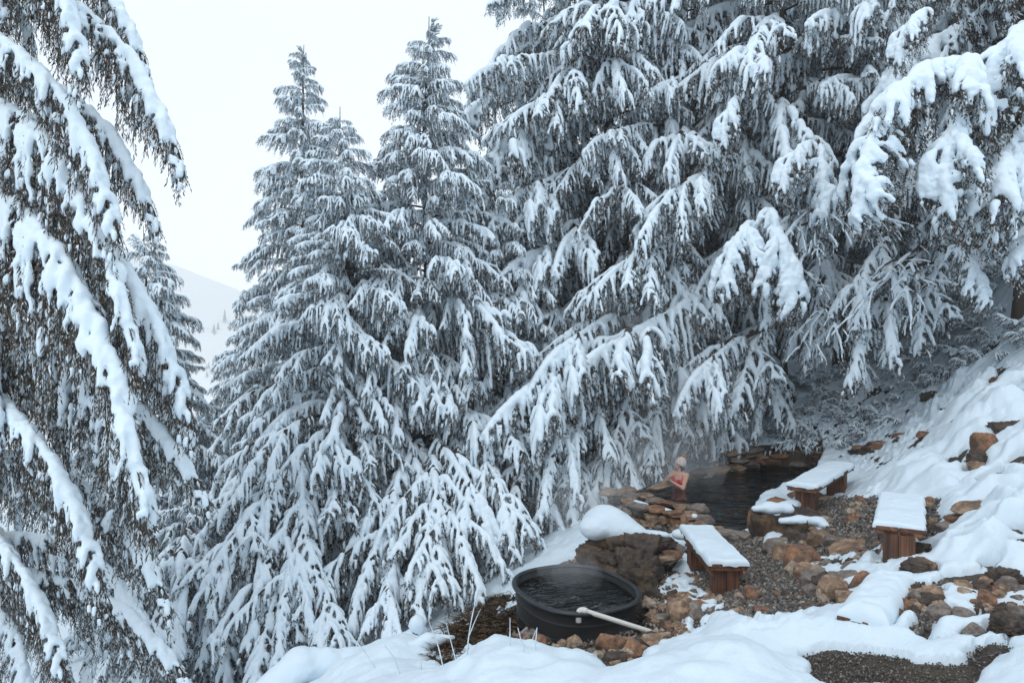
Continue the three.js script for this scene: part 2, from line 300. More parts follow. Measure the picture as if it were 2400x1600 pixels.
{
  const xs = axis([[-70, -14, 4], [-14, -3.2, 0.3], [-3.2, 10.2, 0.07], [10.2, 22, 0.4], [22, 78, 4]]), zs = axis([[-110, -34, 4], [-34, -20.2, 0.4], [-20.2, -4.2, 0.07], [-4.2, 8, 0.6]]);
  const soil = (x, y, z) => {
    const n = fbm(x * 2.2, 0, z * 2.2, 4), f = noise3(x * 13, 4, z * 13), k = 1 + 0.5 * n + 0.3 * f;
    return [0.06 * k, (0.045 + 0.01 * n) * k, 0.034 * k];
  };
  const g = sheet(xs, zs, (x, z) => landY(x, z) + 0.02 * noise3(x * 5, 2, z * 5) + 0.012 * noise3(x * 14, 7, z * 14), soil);
  const gt = grainTexture(256, (x, y) => 128 + 60 * noise3(x * 0.25, y * 0.25, 3) + 60 * noise3(x * 0.7, y * 0.7, 8));
  gt.repeat.set(1.6, 1.6);
  struct('ground', g, mat([1, 1, 1], 0.9, { vertexColors: true, bumpMap: gt, bumpScale: 0.025 }));
  const xf = axis([[-70, -14, 4], [-14, -3.6, 0.25], [-3.6, 10.2, 0.036], [10.2, 22, 0.3], [22, 78, 4]]), zf = axis([[-110, -34, 4], [-34, -19.6, 0.3], [-19.6, -4.4, 0.036], [-4.4, 8, 0.5]]);
  const inPool = (x, z) => x > 1 && x < 10 && z < -10 && z > -19 && polyDist(POOL, x, z) > -0.06;
  const cover = sheet(xf, zf, (x, z) => {
    if (inPool(x, z) || Math.hypot((x - TUB.x) / 0.82, (z - TUB.z) / 0.89) < 1) return null;
    const t = snowDepth(x, z);
    return landY(x, z) + (t > 0 ? 0.1 * Math.sqrt(t / 0.1) * (t < 0.1 ? 1 : Math.sqrt(t / 0.1)) : Math.max(-0.13, t * 1.5)) + 0.004 * noise3(x * 22, 3, z * 22) + 0.012 * noise3(x * 7, 3, z * 7);
  });
  const sg = grainTexture(256, (x, y) => 128 + 50 * noise3(x * 0.5, y * 0.5, 3) + 50 * noise3(x * 0.12, y * 0.12, 8));
  M.groundSnow = mat([0.635, 0.73, 0.8], 0.75, { bumpMap: sg, bumpScale: 0.006 });  // darker than the bough snow: weaker foreground light is put into the colour
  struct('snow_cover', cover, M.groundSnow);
}

// the far side of the valley
M.farSnow = mat([0.9, 0.92, 0.93], 0.9);
{
  const rg = [], col = [];
  const ridge = (x, k) => k ? 10 + 0.22 * (x + 30) + 9 * fbm(x * 0.014, 4, 1, 4) : 35 - 0.42 * (x + 132) + 13 * fbm(x * 0.011, 1, 3, 4);
  for (const [k, zf, depth] of [[0, -250, 130], [1, -130, 40]]) {
    const xs = axis([[-360, 220, 6]]), zs = axis([[-1, 0, 0.05]]);
    const g = sheet(xs, zs, (x, v) => lerp(ridge(x, k), -40, Math.pow(1 + v, 0.8)) + 5 * fbm(x * 0.02, v * 8, k, 4));
    const p = g.attributes.position; for (let i = 0; i < p.count; i++) p.setZ(i, zf + depth * (p.getZ(i)) + depth);
    g.computeVertexNormals(); struct('hills', g, M.farSnow);
    const cone = mergeGeometries([new THREE.ConeGeometry(2.1, 5, 6).translate(0, 3, 0), new THREE.ConeGeometry(1.5, 5, 6).translate(0, 5.5, 0), new THREE.ConeGeometry(0.9, 4, 6).translate(0, 8, 0)]);
    const r = rngOf(900 + k), spots = [], mtx = new THREE.Matrix4(), q = new THREE.Quaternion();
    for (let i = 0; i < 9000; i++) { const j = Math.floor(r() * p.count), x = p.getX(j) + r.in(-5, 5), y = p.getY(j), z = p.getZ(j) + r.in(-4, 4); if (fbm(x * 0.02, y * 0.03, k, 3) < 0.02 || x < -260 || x > 80) continue; const s = (k ? r.in(0.1, 0.2) : r.in(0.16, 0.42)); spots.push(mtx.clone().compose(V(x, y - 1.5, z), q, V(s, s * r.in(0.9, 1.3), s))); }
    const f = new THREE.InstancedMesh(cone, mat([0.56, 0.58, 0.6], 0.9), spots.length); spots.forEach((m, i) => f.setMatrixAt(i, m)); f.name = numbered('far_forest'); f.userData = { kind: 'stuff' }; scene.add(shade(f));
  }
}
// ---------------------------------------------------------------- snow-laden boughs: a few shapes of each kind, then placed one by one
const WOOD = [0.055, 0.042, 0.034], rgbMul = (c, k) => c.map((v) => v * k);
function makeBough(seed, o) {
  const r = rngOf(seed), L = o.L, pos = [], col = [], nor = [], idx = [], caps = [];
  const wig = r.in(0, 9), main = (s) => V(L * s * (1 - o.droop * 0.18 * s * s), L * (o.rise * s - o.droop * s * s - (o.curl ?? 0) * Math.pow(s, 4)) + 0.03 * L * noise3(s * 4 + wig, 1, 2), 0.07 * L * noise3(s * 3 + wig, 5, 2) * s);
  const leaf = (p, d, len, w, c) => {
    const a = V(r.in(-1, 1), r.in(-1, 1), r.in(-1, 1)).cross(d).normalize(), q = pos.length / 3, e = p.clone().addScaledVector(d, len), mid = p.clone().addScaledVector(d, len * 0.4);
    pos.push(p.x, p.y, p.z, mid.x + a.x * w, mid.y + a.y * w, mid.z + a.z * w, e.x, e.y, e.z, mid.x - a.x * w, mid.y - a.y * w, mid.z - a.z * w);
    const n = a.clone().cross(d).normalize(); for (let i = 0; i < 4; i++) { nor.push(n.x, n.y, n.z); col.push(...c); }
    idx.push(q, q + 1, q + 2, q, q + 2, q + 3);
  };
  const stick = (pts, rad, sides, c = WOOD) => { const g = tubeGeo(pts, rad, sides, false), q = pos.length / 3; pos.push(...g.attributes.position.array); nor.push(...g.attributes.normal.array); for (let i = 0; i < g.attributes.position.count; i++) col.push(...c); for (const i of g.index.array) idx.push(i + q); };
  const tone = r.in(0.8, 1.15);
  const leafColor = () => { const f = r(), b = r.in(0.5, 1.5) * tone; return f < o.frost ? rgbMul([0.46, 0.49, 0.51], r.in(0.6, 1.5)) : f < 0.7 ? [0.082 * b, 0.056 * b, 0.034 * b] : [0.042 * b, 0.042 * b, 0.032 * b]; };
  const SR = o.snow, axes = [{ p: main, len: 1, n: o.n2, from: o.from, k: 1, l2: o.len2 }];
  for (let f = 0; f < (o.forks ?? 0); f++) {                  // side limbs
    const s0 = r.in(0.25, 0.7), sd = f % 2 ? 1 : -1, ang = sd * r.in(0.4, 0.8), b = main(s0), fl = L * (1 - s0) * r.in(0.6, 0.95), drop = r.in(0.3, 0.62), up = r.in(0.02, 0.14), sl = main(Math.min(1, s0 + 0.05)).sub(main(s0 - 0.05)), slope = clamp(sl.y / Math.hypot(sl.x, sl.z), -0.8, 0.3);
    axes.push({ p: (s) => V(b.x + Math.cos(ang) * fl * s * (1 - 0.1 * s * s), b.y + fl * ((up + slope * 0.6) * s - drop * s * s) + 0.03 * L * noise3(s * 4 + f * 5 + wig, 7, 2), b.z + Math.sin(ang) * fl * s), len: fl / L, n: Math.round(o.n2 * fl / L * 0.85), from: 0.1, k: 0.85, l2: o.len2 * 0.85 });
  }
  for (const ax of axes) {
  const main = ax.p, N = 14, mp = []; for (let i = 0; i <= N; i++) mp.push(main(i / N));
  stick(mp, mp.map((_, i) => (o.wood ?? 0.028) * L * ax.k * ax.k / 2.6 * (1.1 - 0.95 * i / N) + 0.004), 5);
  const gust = r.in(0, 40);
  for (let i = 0; i < N * 2; i++) {                          // the long ridge of snow on the limb
    const s0 = i / N / 2, s1 = (i + 1) / N / 2; if (s0 < ax.from * 0.6) continue;
    const a = main(s0), b = main(s1), k0 = SR * ax.k * (0.62 + 0.55 * noise3(s0 * 9 + gust, 3, 3)) * (s0 > 0.85 ? 1 - (s0 - 0.85) * 3 : 1) * smoothstep(s0, ax.from * 0.5, ax.from + 0.15);
    if (k0 < 0.012) continue;
    caps.push([a.x, a.y + k0 * 0.7, a.z, b.x, b.y + k0 * 0.7, b.z, k0, k0]);
  }
  const n2 = ax.n;
  for (let i = 0; i < n2; i++) {
    const s = ax.from + (0.99 - ax.from) * ((i + r.in(-0.4, 1.4)) / n2), under = r() < (o.under ?? 0.16), side = i % 2 ? 1 : -1;
    const b = main(s), f = main(Math.min(1, s + 0.03)).sub(main(s - 0.03)).normalize(), ang = r.in(0.45, 1.15) * (under ? 0.15 : 1) * side;
    const flat = V(f.x, 0, f.z).normalize(), dir = V(flat.x * Math.cos(ang) - flat.z * Math.sin(ang), r.in(-0.1, 0.25) + f.y * 0.6, flat.z * Math.cos(ang) + flat.x * Math.sin(ang)).normalize();
    const u = (s - ax.from) / (1 - ax.from), len = ax.l2 * (0.95 + 0.6 * noise3(s * 8 * ax.len + gust, 9, side * 4)) * (0.45 + 0.75 * Math.pow(Math.max(0, Math.sin(PI * clamp(0.18 + u * 0.82, 0, 1))), 0.8)) * r.in(0.7, 1.2), step = 0.055, pts = [b.clone()], g = o.gravity * r.in(0.75, 1.35);
    const p = b.clone(), d = dir.clone();
    for (let t = 0; t < len; t += step) { d.y -= g * step; d.x += 0.1 * r.in(-1, 1); d.z += 0.1 * r.in(-1, 1); d.normalize(); p.addScaledVector(d, step); pts.push(p.clone()); }
    const n = pts.length; if (n < 3) continue;
    stick(pts, pts.map((_, j) => 0.008 * (1 - 0.8 * j / n)), 3);
    const bare = o.bare && r() < o.bare, snowy = r() < o.cover, upto = r.in(...(o.upto ?? [0.6, 1.0])), rad = SR * r.in(...(o.streak ?? [0.36, 0.6])), ph = r.in(0, 50);
    for (let j = 0; j < n - 1; j++) {
      const q = j / n, a = pts[j], c = pts[j + 1], dd = c.clone().sub(a).normalize();
      if (snowy && q < upto && noise3(j * 0.3 + ph, 2, 8) > -0.55) {
        const rr = Math.max(o.minR, lerp(rad, o.minR * 1.15, Math.min(1, q / upto * 1.1)) * (1 + 0.35 * noise3(j * 0.5 + ph, 6, 1)));
        const lift = rr * 0.8, ox = -dd.y * dir.x * rr * 0.7, oz = -dd.y * dir.z * rr * 0.7;   // lies on top, and on the outer side where the twig hangs
        caps.push([a.x + ox, a.y + lift * (1 + dd.y * 0.6), a.z + oz, c.x + ox, c.y + lift * (1 + dd.y * 0.6), c.z + oz, rr, rr * 0.95]);
      }
      if (bare) continue;
      for (let t = 0; t < o.sprigs; t++) {
        const sd = V(r.in(-1, 1), r.in(-0.9, 0.1), r.in(-1, 1)).addScaledVector(dd, 0.7).normalize(), hl = o.hang * r.in(0.35, 1.1) * (1 - 0.45 * q), q0 = a.clone().lerp(c, r());
        const m = Math.max(2, Math.round(hl / o.leafStep)), sp = q0.clone();
        const frosty = r() < o.finger && q < 0.8;
        if (frosty) caps.push([q0.x + sd.x * 0.03, q0.y + 0.008, q0.z + sd.z * 0.03, q0.x + sd.x * hl * 0.45, q0.y - hl * 0.5, q0.z + sd.z * hl * 0.45, o.minR * 1.15, o.minR * 0.7]);
        for (let w = 0; w < m; w++) {
          sd.y -= 0.22; sd.normalize(); sp.addScaledVector(sd, hl / m);
          const ld = sd.clone().add(V(r.in(-0.7, 0.7), r.in(-0.5, 0.25), r.in(-0.7, 0.7)).multiplyScalar(o.splay ?? 1)).normalize();
          leaf(sp, ld, o.leaf * r.in(0.7, 1.25), o.leaf * (o.slim ?? 0.17), leafColor());
        }
      }
    }
  }
  }
  const g = new THREE.BufferGeometry();
  g.setAttribute('position', new THREE.Float32BufferAttribute(pos, 3)); g.setAttribute('normal', new THREE.Float32BufferAttribute(nor, 3)); g.setAttribute('color', new THREE.Float32BufferAttribute(col, 3)); g.setIndex(idx);
  const snow = blobMesh(caps, o.cell, o.blend ?? 0.016, [SR * 0.16 * (o.crumb ?? 1), 9, SR * 0.1 * (o.crumb ?? 1), 24]);
  const root = mesh('bough', g, M.bough, new THREE.Group()); mesh('snow', snow, M.snow, root);
  root.userData.L = Math.hypot(main(1).x, main(1).y); root.userData.fall = Math.atan2(main(1).y, main(1).x);
  TRIS += idx.length / 3 + snow.index.count / 3;
  return root;
}
let TRIS = 0;
const base = { L: 2.6, rise: 0.16, droop: 0.38, from: 0.12, n2: 66, forks: 2, len2: 0.5, gravity: 9, hang: 0.13, sprigs: 2, leaf: 0.055, leafStep: 0.032, snow: 0.05, streak: [0.34, 0.6], cover: 0.82, finger: 0.26, minR: 0.0145, cell: 0.0195, blend: 0.008, frost: 0.44 };
const kind = (n, seed, more, vary) => Array.from({ length: n }, (_, i) => makeBough(seed + i, { ...base, ...more, ...(vary ? vary(i) : {}) }));
const BOUGH = {
  mid: kind(8, 100, {}, (i) => ({ droop: 0.26 + 0.05 * i, rise: 0.12 + 0.025 * i, gravity: 5 + 2.5 * (i % 4), snow: 0.036 + 0.01 * ((i * 5) % 4), len2: 0.36 + 0.11 * (i % 3), cover: 0.62 + 0.11 * ((i * 3) % 4), forks: 1 + i % 3 })),
  long: kind(6, 150, { L: 4.4, n2: 92, rise: 0.12, len2: 0.66, cell: 0.023, snow: 0.066, minR: 0.017, leafStep: 0.038, leaf: 0.062, from: 0.2, forks: 3 }, (i) => ({ droop: 0.2 + 0.06 * i, gravity: 6 + 2 * (i % 3), snow: 0.05 + 0.014 * (i % 3), cover: 0.65 + 0.1 * (i % 3) })),
  steep: kind(5, 200, { rise: 0.05, droop: 0.6, len2: 0.5, n2: 60 }, (i) => ({ droop: 0.48 + 0.08 * i, gravity: 5 + 2 * (i % 3), forks: 2 + i % 2 })),
  top: kind(5, 300, { L: 1.2, rise: 0.22, droop: 0.45, from: 0.04, n2: 38, forks: 1, len2: 0.38, hang: 0.1, snow: 0.034, minR: 0.0125, cell: 0.0165, leaf: 0.046, frost: 0.4, cover: 0.78 }),
  near: kind(6, 400, { L: 3, rise: 0.04, droop: 0.42, curl: 0.2, n2: 112, forks: 0, len2: 0.76, gravity: 10, hang: 0.19, sprigs: 2, splay: 0.6, slim: 0.12, crumb: 2.1, snow: 0.044, streak: [0.5, 0.85], upto: [0.12, 0.62], minR: 0.0145, cell: 0.02, leaf: 0.046, leafStep: 0.021, cover: 0.84, finger: 0.18, frost: 0.24, blend: 0.01, from: 0.06 }, (i) => ({ droop: 0.22 + 0.1 * i, len2: 0.64 + 0.13 * (i % 3), cover: 0.72 + 0.08 * (i % 3) })),
  heavy: kind(4, 500, { L: 2.2, rise: 0.2, droop: 0.5, crumb: 2, n2: 60, forks: 2, len2: 0.66, gravity: 7, snow: 0.064, streak: [0.45, 0.8], upto: [0.3, 1], minR: 0.02, cell: 0.022, cover: 0.74, hang: 0.18, blend: 0.014, finger: 0.14, frost: 0.3 }, (i) => ({ droop: 0.4 + 0.1 * i })),
  bare: kind(4, 600, { L: 2.6, rise: -0.02, droop: 0.2, n2: 12, forks: 2, len2: 0.7, gravity: 2.0, snow: 0.034, minR: 0.014, cell: 0.02, cover: 0.9, bare: 0.75, sprigs: 1, from: 0.05, wood: 0.03, finger: 0 }, (i) => ({ droop: 0.1 + 0.2 * i })),
};
// a bough for a tree: root and tip in the tree's own space
const AXX = V(1, 0, 0);
function addBough(tree, proto, root, yaw, pitch, scale, roll = 0) {
  const b = proto.clone(); b.userData = {};
  b.position.copy(root); b.rotation.set(roll, yaw, pitch, 'YZX'); b.scale.setScalar(scale);
  tree.add(b); return b;
}
function barkColor(x, y, z) { const n = fbm(x * 9, y * 2.2, z * 9, 3), k = 1 + 0.8 * n; return [0.07 * k, 0.052 * k, 0.042 * k]; }
function makeTree(seed, name, label, category, o) {            // o: x, z, H, R (lowest bough length), y (base), first (lowest bough height)
  const r = rngOf(seed), y0 = o.y ?? landY(o.x, o.z) - 0.15, t = thing(name, label, category, [o.x, y0, o.z], o.group);
  const lean = V(o.leanX ?? r.in(-0.02, 0.02), 0, o.leanZ ?? r.in(-0.02, 0.02)), stem = (h) => V(lean.x * h + 0.09 * noise3(h * 0.35, seed, 0) + (o.bend ?? 0) * Math.exp(-h * 1.1), h, lean.z * h);
  const pts = [], rad = [], TR = o.trunk ?? o.H * 0.014; for (let i = 0; i <= 18; i++) { const h = o.H * i / 18; pts.push(stem(h)); rad.push(TR * (1 - 0.96 * i / 18) + (i === 0 ? TR * 0.35 : 0)); }
  mesh('trunk', paint(tubeGeo(pts, rad, 10), barkColor), M.bark, t);
  const n = o.n, first = o.first ?? 0.4, toCam = Math.atan2(-(0 - o.z), 0 - o.x);       // yaw that points towards the camera
  let yaw = r.in(0, 6);
  for (let i = 0; i < n; i++) {
    const u = Math.pow((i + 0.5) / n, o.pow ?? 0.95), h = first + (o.H - first - 0.25) * u; yaw += 2.399963 + r.in(-0.35, 0.35);
    const off = Math.abs(((yaw - toCam + 5 * PI) % (2 * PI)) - PI); if (off > 2.0 && r() < (o.thin ?? 0.55)) continue;     // behind the trunk few show
    const w = o.within; if (w && w(h, yaw)) continue;
    const len = (o.R * Math.pow(1 - u, o.taper ?? 0.8) + (o.tip ?? 0.3)) * r.in(0.72, 1.18) * (o.sway ? 1 + o.sway * Math.cos(yaw - o.swayTo) : 1);
    const set = len < 1.25 ? BOUGH.top : o.kind ? o.kind(u, r) : u < 0.3 && r() < 0.6 ? BOUGH.steep : BOUGH.mid, proto = r.pick(set);
    const pitch = lerp(o.pitchLow ?? -0.25, o.pitchHigh ?? 0.3, u) + r.in(-0.12, 0.12);
    addBough(t, proto, stem(h), yaw, pitch, len / proto.userData.L, r.in(-0.15, 0.15));
  }
  for (let i = 0, m = o.crest ?? 0; i < m; i++) {             // short boughs hugging the stem near the top
    const v = (i + r()) / m, h = o.H * lerp(0.45, 0.97, v); addBough(t, r.pick(BOUGH.top), stem(h), toCam + r.in(-1.5, 1.5), r.in(-0.75, -0.05), r.in(0.55, 1) * lerp(1.05, 0.32, v), r.in(-0.3, 0.3));
  }
  const lead = r.pick(BOUGH.top); addBough(t, lead, stem(o.H - 0.75), r.in(0, 6), 1.3, 0.55); addBough(t, r.pick(BOUGH.top), stem(o.H - 0.8), r.in(0, 6), 0.7, 0.4);
  t.userData.stem = stem; t.userData.keep = 1;
  const st = t.userData.stem; delete t.userData.stem; delete t.userData.keep; t.stem = st;
  return t;
}
function handBough(tree, proto, rootPx, d0, tipPx, d1, roll = 0, flip) {   // root and tip by where they show in the photograph and how far off they are
  const a = at(rootPx[0], rootPx[1], d0), b = at(tipPx[0], tipPx[1], d1), v = b.clone().sub(a), hl = Math.hypot(v.x, v.z);
  const yaw = Math.atan2(-v.z, v.x), el = Math.atan2(v.y, hl), proto_ = proto;
  return addBough(tree, proto_, a.sub(tree.position), yaw, el - proto_.userData.fall, v.length() / proto_.userData.L, roll);
}
const TX = (px, d) => (px - CX) / F * d, TY = (py, d) => CAM_Y + (CYP - py) / F * d;
function treePx(seed, name, label, category, px, d, topPy, o) {
  const x = TX(px, d), z = -d, y = o.y ?? landY(x, z) - 0.15;
  return makeTree(seed, name, label, category, { x, z, y, H: TY(topPy, d) - y, ...o });
}
// middle group
const low = (u, r) => (u < 0.35 ? (r() < 0.5 ? BOUGH.steep : BOUGH.mid) : BOUGH.mid);
const cedarSlim = treePx(11, 'cedar_tree', 'slender snow-laden conifer with a thin bent tip left of the middle group', 'tree', 705, 17.6, 112, { R: 2.9, n: 190, taper: 0.85, pow: 0.88, crest: 34, leanX: 0.0 });
const cedarBehind = treePx(12, 'cedar_tree', 'shorter snowy conifer half hidden between the slender tree and the tall middle tree', 'tree', 800, 15.2, 240, { R: 3.5, n: 190, taper: 0.85, pow: 0.95, crest: 26, pitchLow: -0.32 });
const cedarTall = treePx(13, 'cedar_tree', 'tall pointed snow-laden conifer standing free in the middle of the picture', 'tree', 975, 16.5, 44, { R: 4.1, n: 220, taper: 0.85, pitchLow: -0.32, pow: 0.9, crest: 44 });
const cedarGap = treePx(15, 'cedar_tree', 'snow-laden conifer between the tall middle tree and the big conifer above the tub', 'tree', 1165, 17.5, 350, { R: 3.2, n: 130, taper: 0.75 });
// big trees above the pool
const sweep = { sway: 0.25, swayTo: PI }, longs = (u, r) => (r() < 0.55 ? BOUGH.long : r() < 0.5 ? BOUGH.steep : BOUGH.mid);
const cedarGreat = treePx(16, 'cedar_tree', 'great conifer with long snowy boughs sweeping over the left end of the pool', 'tree', 1400, 20, -420, { R: 4.8, n: 150, taper: 0.4, first: 1.4, pitchLow: -0.36, pitchHigh: 0.05, kind: longs, ...sweep });
const cedarPool = treePx(17, 'cedar_tree', 'great conifer whose bare upper trunk shows at the top edge above the pool', 'tree', 1592, 20.5, -480, { R: 4.8, n: 140, taper: 0.35, first: 2.4, pitchLow: -0.38, pitchHigh: 0.0, kind: longs, ...sweep });
const cedarBent = treePx(18, 'cedar_tree', 'conifer with a dark bent lower trunk behind the far end of the pool', 'tree', 1785, 19.3, -450, { R: 4.0, n: 90, taper: 0.4, first: 4.0, pitchLow: -0.3, pitchHigh: 0, bend: 0.55, trunk: 0.2, kind: longs, ...sweep });
const cedarDark = treePx(19, 'cedar_tree', 'conifer with a dark straight trunk among bare curving limbs right of the bent one', 'tree', 1940, 20.5, -500, { R: 3.8, n: 80, taper: 0.4, first: 5.2, pitchLow: -0.3, pitchHigh: 0, trunk: 0.24, kind: longs, ...sweep });
const cedarSlope = treePx(20, 'cedar_tree', 'snowy conifer high on the slope between the dark trunk and the right edge', 'tree', 2130, 22.5, -450, { R: 4.0, n: 80, taper: 0.4, first: 2.8, pitchLow: -0.3, kind: longs, ...sweep });
const cedarEdge = treePx(21, 'cedar_tree', 'near conifer at the right edge bearing the thickest cushions of snow', 'tree', 2356, 15.5, -700, { R: 3.4, n: 60, taper: 0.3, first: 5.0, pitchLow: -0.3, pitchHigh: 0, trunk: 0.2, kind: (u, r) => (r() < 0.4 ? BOUGH.heavy : BOUGH.near), ...sweep });
// backdrop of the same wood, further up the slope
[[1270, 26, -60, 'back conifer showing at the skyline just right of the tall middle tree'], [1480, 28, -220, 'back conifer filling the gap above the bather, behind the great boughs'], [1690, 28, -300, 'back conifer behind the bare upper trunk'], [1860, 28, -300, 'back conifer showing between the bent trunk and the dark straight trunk'], [2050, 28, -300, 'back conifer above the curving bare limbs'], [2270, 27, -350, 'back conifer in the upper right corner behind the snow cushions'], [2420, 25, -350, 'back conifer high on the slope at the right edge behind the near one'], [1060, 25, 420, 'low back conifer behind the tall middle tree'], [880, 26, 470, 'low back conifer behind the middle group'], [760, 24, 400, 'back conifer filling in behind the slender tree'], [600, 25, 640, 'low back conifer at the left foot of the middle group']].forEach(([px, d, top, label], i) =>
  treePx(40 + i, 'cedar_tree', label, 'tree', px, d, top, { R: 3.4, n: 66, taper: 0.55, first: 0.8 }));
// left side
const cedarNear = treePx(22, 'cedar_tree', 'big near conifer on the left edge with long drooping boughs under smooth snow', 'tree', -130, 9.8, -500, { R: 2.5, n: 50, taper: 0.2, first: 0.6, pitchLow: -0.35, pitchHigh: -0.12, kind: () => BOUGH.near, thin: 0.8 });
const cedarLeft = treePx(23, 'cedar_tree', 'pale conifer standing behind the big left boughs, its trunk showing low down', 'tree', 335, 18, 520, { R: 2.9, n: 130, taper: 0.7, pow: 0.9, crest: 16 });
const cedarFar = treePx(24, 'cedar_tree', 'small far conifer tip showing through the gap in the left boughs', 'tree', 225, 28, 470, { R: 2.6, n: 80, taper: 0.7 });
const cedarLow = treePx(25, 'cedar_tree', 'young snow-buried conifer in the dip between the left tree and the middle group', 'tree', 430, 14, 1130, { R: 2.2, n: 60, taper: 0.7 });
// boughs that stand out one by one
const hb = (tree, set, list) => list.forEach(([x0, y0, d0, x1, y1, d1, k = 0, roll = 0]) => handBough(tree, BOUGH[set][k % BOUGH[set].length], [x0, y0], d0, [x1, y1], d1, roll));
hb(cedarNear, 'near', [[-120, -80, 9.6, 400, 385, 8.9, 3], [-120, 130, 9.6, 345, 515, 9.0, 3], [-120, 80, 9.6, 237, 545, 8.2, 4], [-120, 230, 9.6, 285, 830, 8.0, 5], [-90, 400, 9.6, 408, 965, 8.5, 4], [-120, 430, 9.6, 300, 1180, 7.6, 5], [-90, 560, 9.6, 430, 1010, 9.1, 3],
  [-100, 700, 9.6, 300, 1130, 8.6, 2], [-60, 830, 9.6, 460, 1150, 8.9, 3], [-100, 880, 9.6, 200, 1360, 7.9, 4], [-60, 1040, 9.6, 372, 1400, 8.7, 3], [-120, -250, 9.6, 160, 170, 8.2, 4], [-120, -230, 9.6, 325, 160, 9.3, 3], [-100, 1180, 9.6, 120, 1560, 8.0, 4], [-60, 1230, 9.6, 330, 1440, 9.1, 2], [-60, 1330, 9.6, 420, 1580, 8.8, 3]]);
hb(cedarPool, 'long', [[1700, 100, 19.6, 1285, 112, 17.6, 1], [1640, 170, 19.2, 1465, 240, 17.5, 2], [1540, 285, 18.6, 1335, 352, 16.8, 1], [1690, 395, 18.2, 1452, 552, 15.6, 4], [1720, 660, 18.2, 1265, 920, 14.6, 1], [1500, 790, 17, 1090, 995, 14.0, 2], [1760, 750, 17.6, 1530, 945, 15.2, 2], [1640, 560, 18.5, 1330, 690, 15.6, 3], [1480, 700, 17.5, 1190, 905, 14.6, 2]]);
hb(cedarGreat, 'long', [[1400, 560, 19.5, 1130, 640, 16.5, 2], [1400, 820, 19.5, 1060, 720, 16.5, 4], [1400, 960, 18.5, 1180, 1250, 13.8, 3], [1420, 1000, 18, 1340, 1200, 14.2, 4], [1400, 380, 19.5, 1110, 520, 16.8, 2], [1380, 130, 19.5, 1065, 195, 17.5, 1], [1500, 1000, 18, 1370, 1150, 15.2, 3]]);
hb(cedarBent, 'heavy', [[1745, 470, 15.8, 1803, 705, 14.6, 3], [1745, 500, 15.8, 1655, 650, 14.8, 1], [1700, 220, 16.8, 1660, 330, 16.0, 2], [1880, 320, 16, 1890, 490, 15, 0], [1880, 330, 16, 1795, 430, 15, 2]]);
hb(cedarEdge, 'heavy', [[2280, 170, 13.6, 2025, 240, 12.4, 1], [2060, 230, 12.6, 1965, 500, 12.2, 0], [2200, 210, 13.2, 2170, 480, 12.2, 2], [2420, 330, 14, 2215, 490, 12.6, 3], [2420, 60, 14, 2245, 280, 12.6, 2], [2290, 300, 13.4, 2352, 470, 12.4, 1], [2150, 20, 14.5, 2060, 140, 14, 2], [2160, 560, 14.4, 2258, 695, 13.6, 3], [2420, 420, 14, 2330, 600, 13, 0]]);
hb(cedarDark, 'bare', [[1945, 600, 17, 2200, 655, 15.2, 0], [1840, 515, 16.5, 2090, 515, 15.2, 1], [1945, 690, 17, 1830, 800, 15.5, 2], [1920, 560, 16.5, 1810, 640, 15, 3], [2150, 610, 16.5, 1950, 730, 15, 2], [1945, 450, 16.5, 1790, 560, 15.2, 1], [1790, 600, 16, 1900, 710, 15, 3], [2120, 560, 16, 1990, 680, 15, 0], [1800, 740, 16, 1900, 830, 15.5, 1], [2060, 380, 16, 1960, 470, 15.2, 2], [2160, 640, 16, 2060, 800, 15.4, 3]]);
hb(cedarDark, 'steep', [[2060, 540, 17, 1950, 760, 15.4, 1], [2100, 640, 17, 1930, 890, 15.4, 2], [2000, 700, 17, 2030, 830, 15.8, 0], [1900, 640, 18, 1860, 800, 16.6, 3], [2180, 560, 17, 2110, 790, 15.6, 0], [1960, 800, 18, 1990, 900, 17, 1]]);
hb(cedarBent, 'steep', [[1780, 720, 19, 1690, 930, 16.2, 0], [1780, 640, 19, 1850, 850, 17.2, 1], [1780, 850, 19, 1720, 1010, 17.2, 2], [1700, 800, 18, 1600, 1000, 16, 3], [1660, 850, 18, 1650, 1040, 16.8, 1], [1780, 560, 18, 1740, 760, 16, 2]]);
hb(cedarPool, 'steep', [[1560, 850, 18, 1480, 1070, 15.6, 1], [1600, 900, 18.5, 1560, 1060, 17, 2], [1480, 850, 18, 1400, 1060, 15.4, 0], [1540, 950, 18, 1440, 1120, 15.6, 3], [1400, 900, 17, 1280, 1120, 14.2, 1], [1330, 950, 16, 1220, 1200, 13.4, 2], [1450, 980, 17, 1370, 1190, 14.8, 4]]);
hb(cedarSlope, 'long', [[2200, 420, 20, 1950, 420, 17, 2], [2250, 560, 19, 2050, 640, 16.6, 3], [2130, 250, 20, 1880, 200, 17, 1], [2130, 100, 20, 1830, 60, 17, 2], [2330, 480, 18, 2130, 520, 15.6, 4]]);
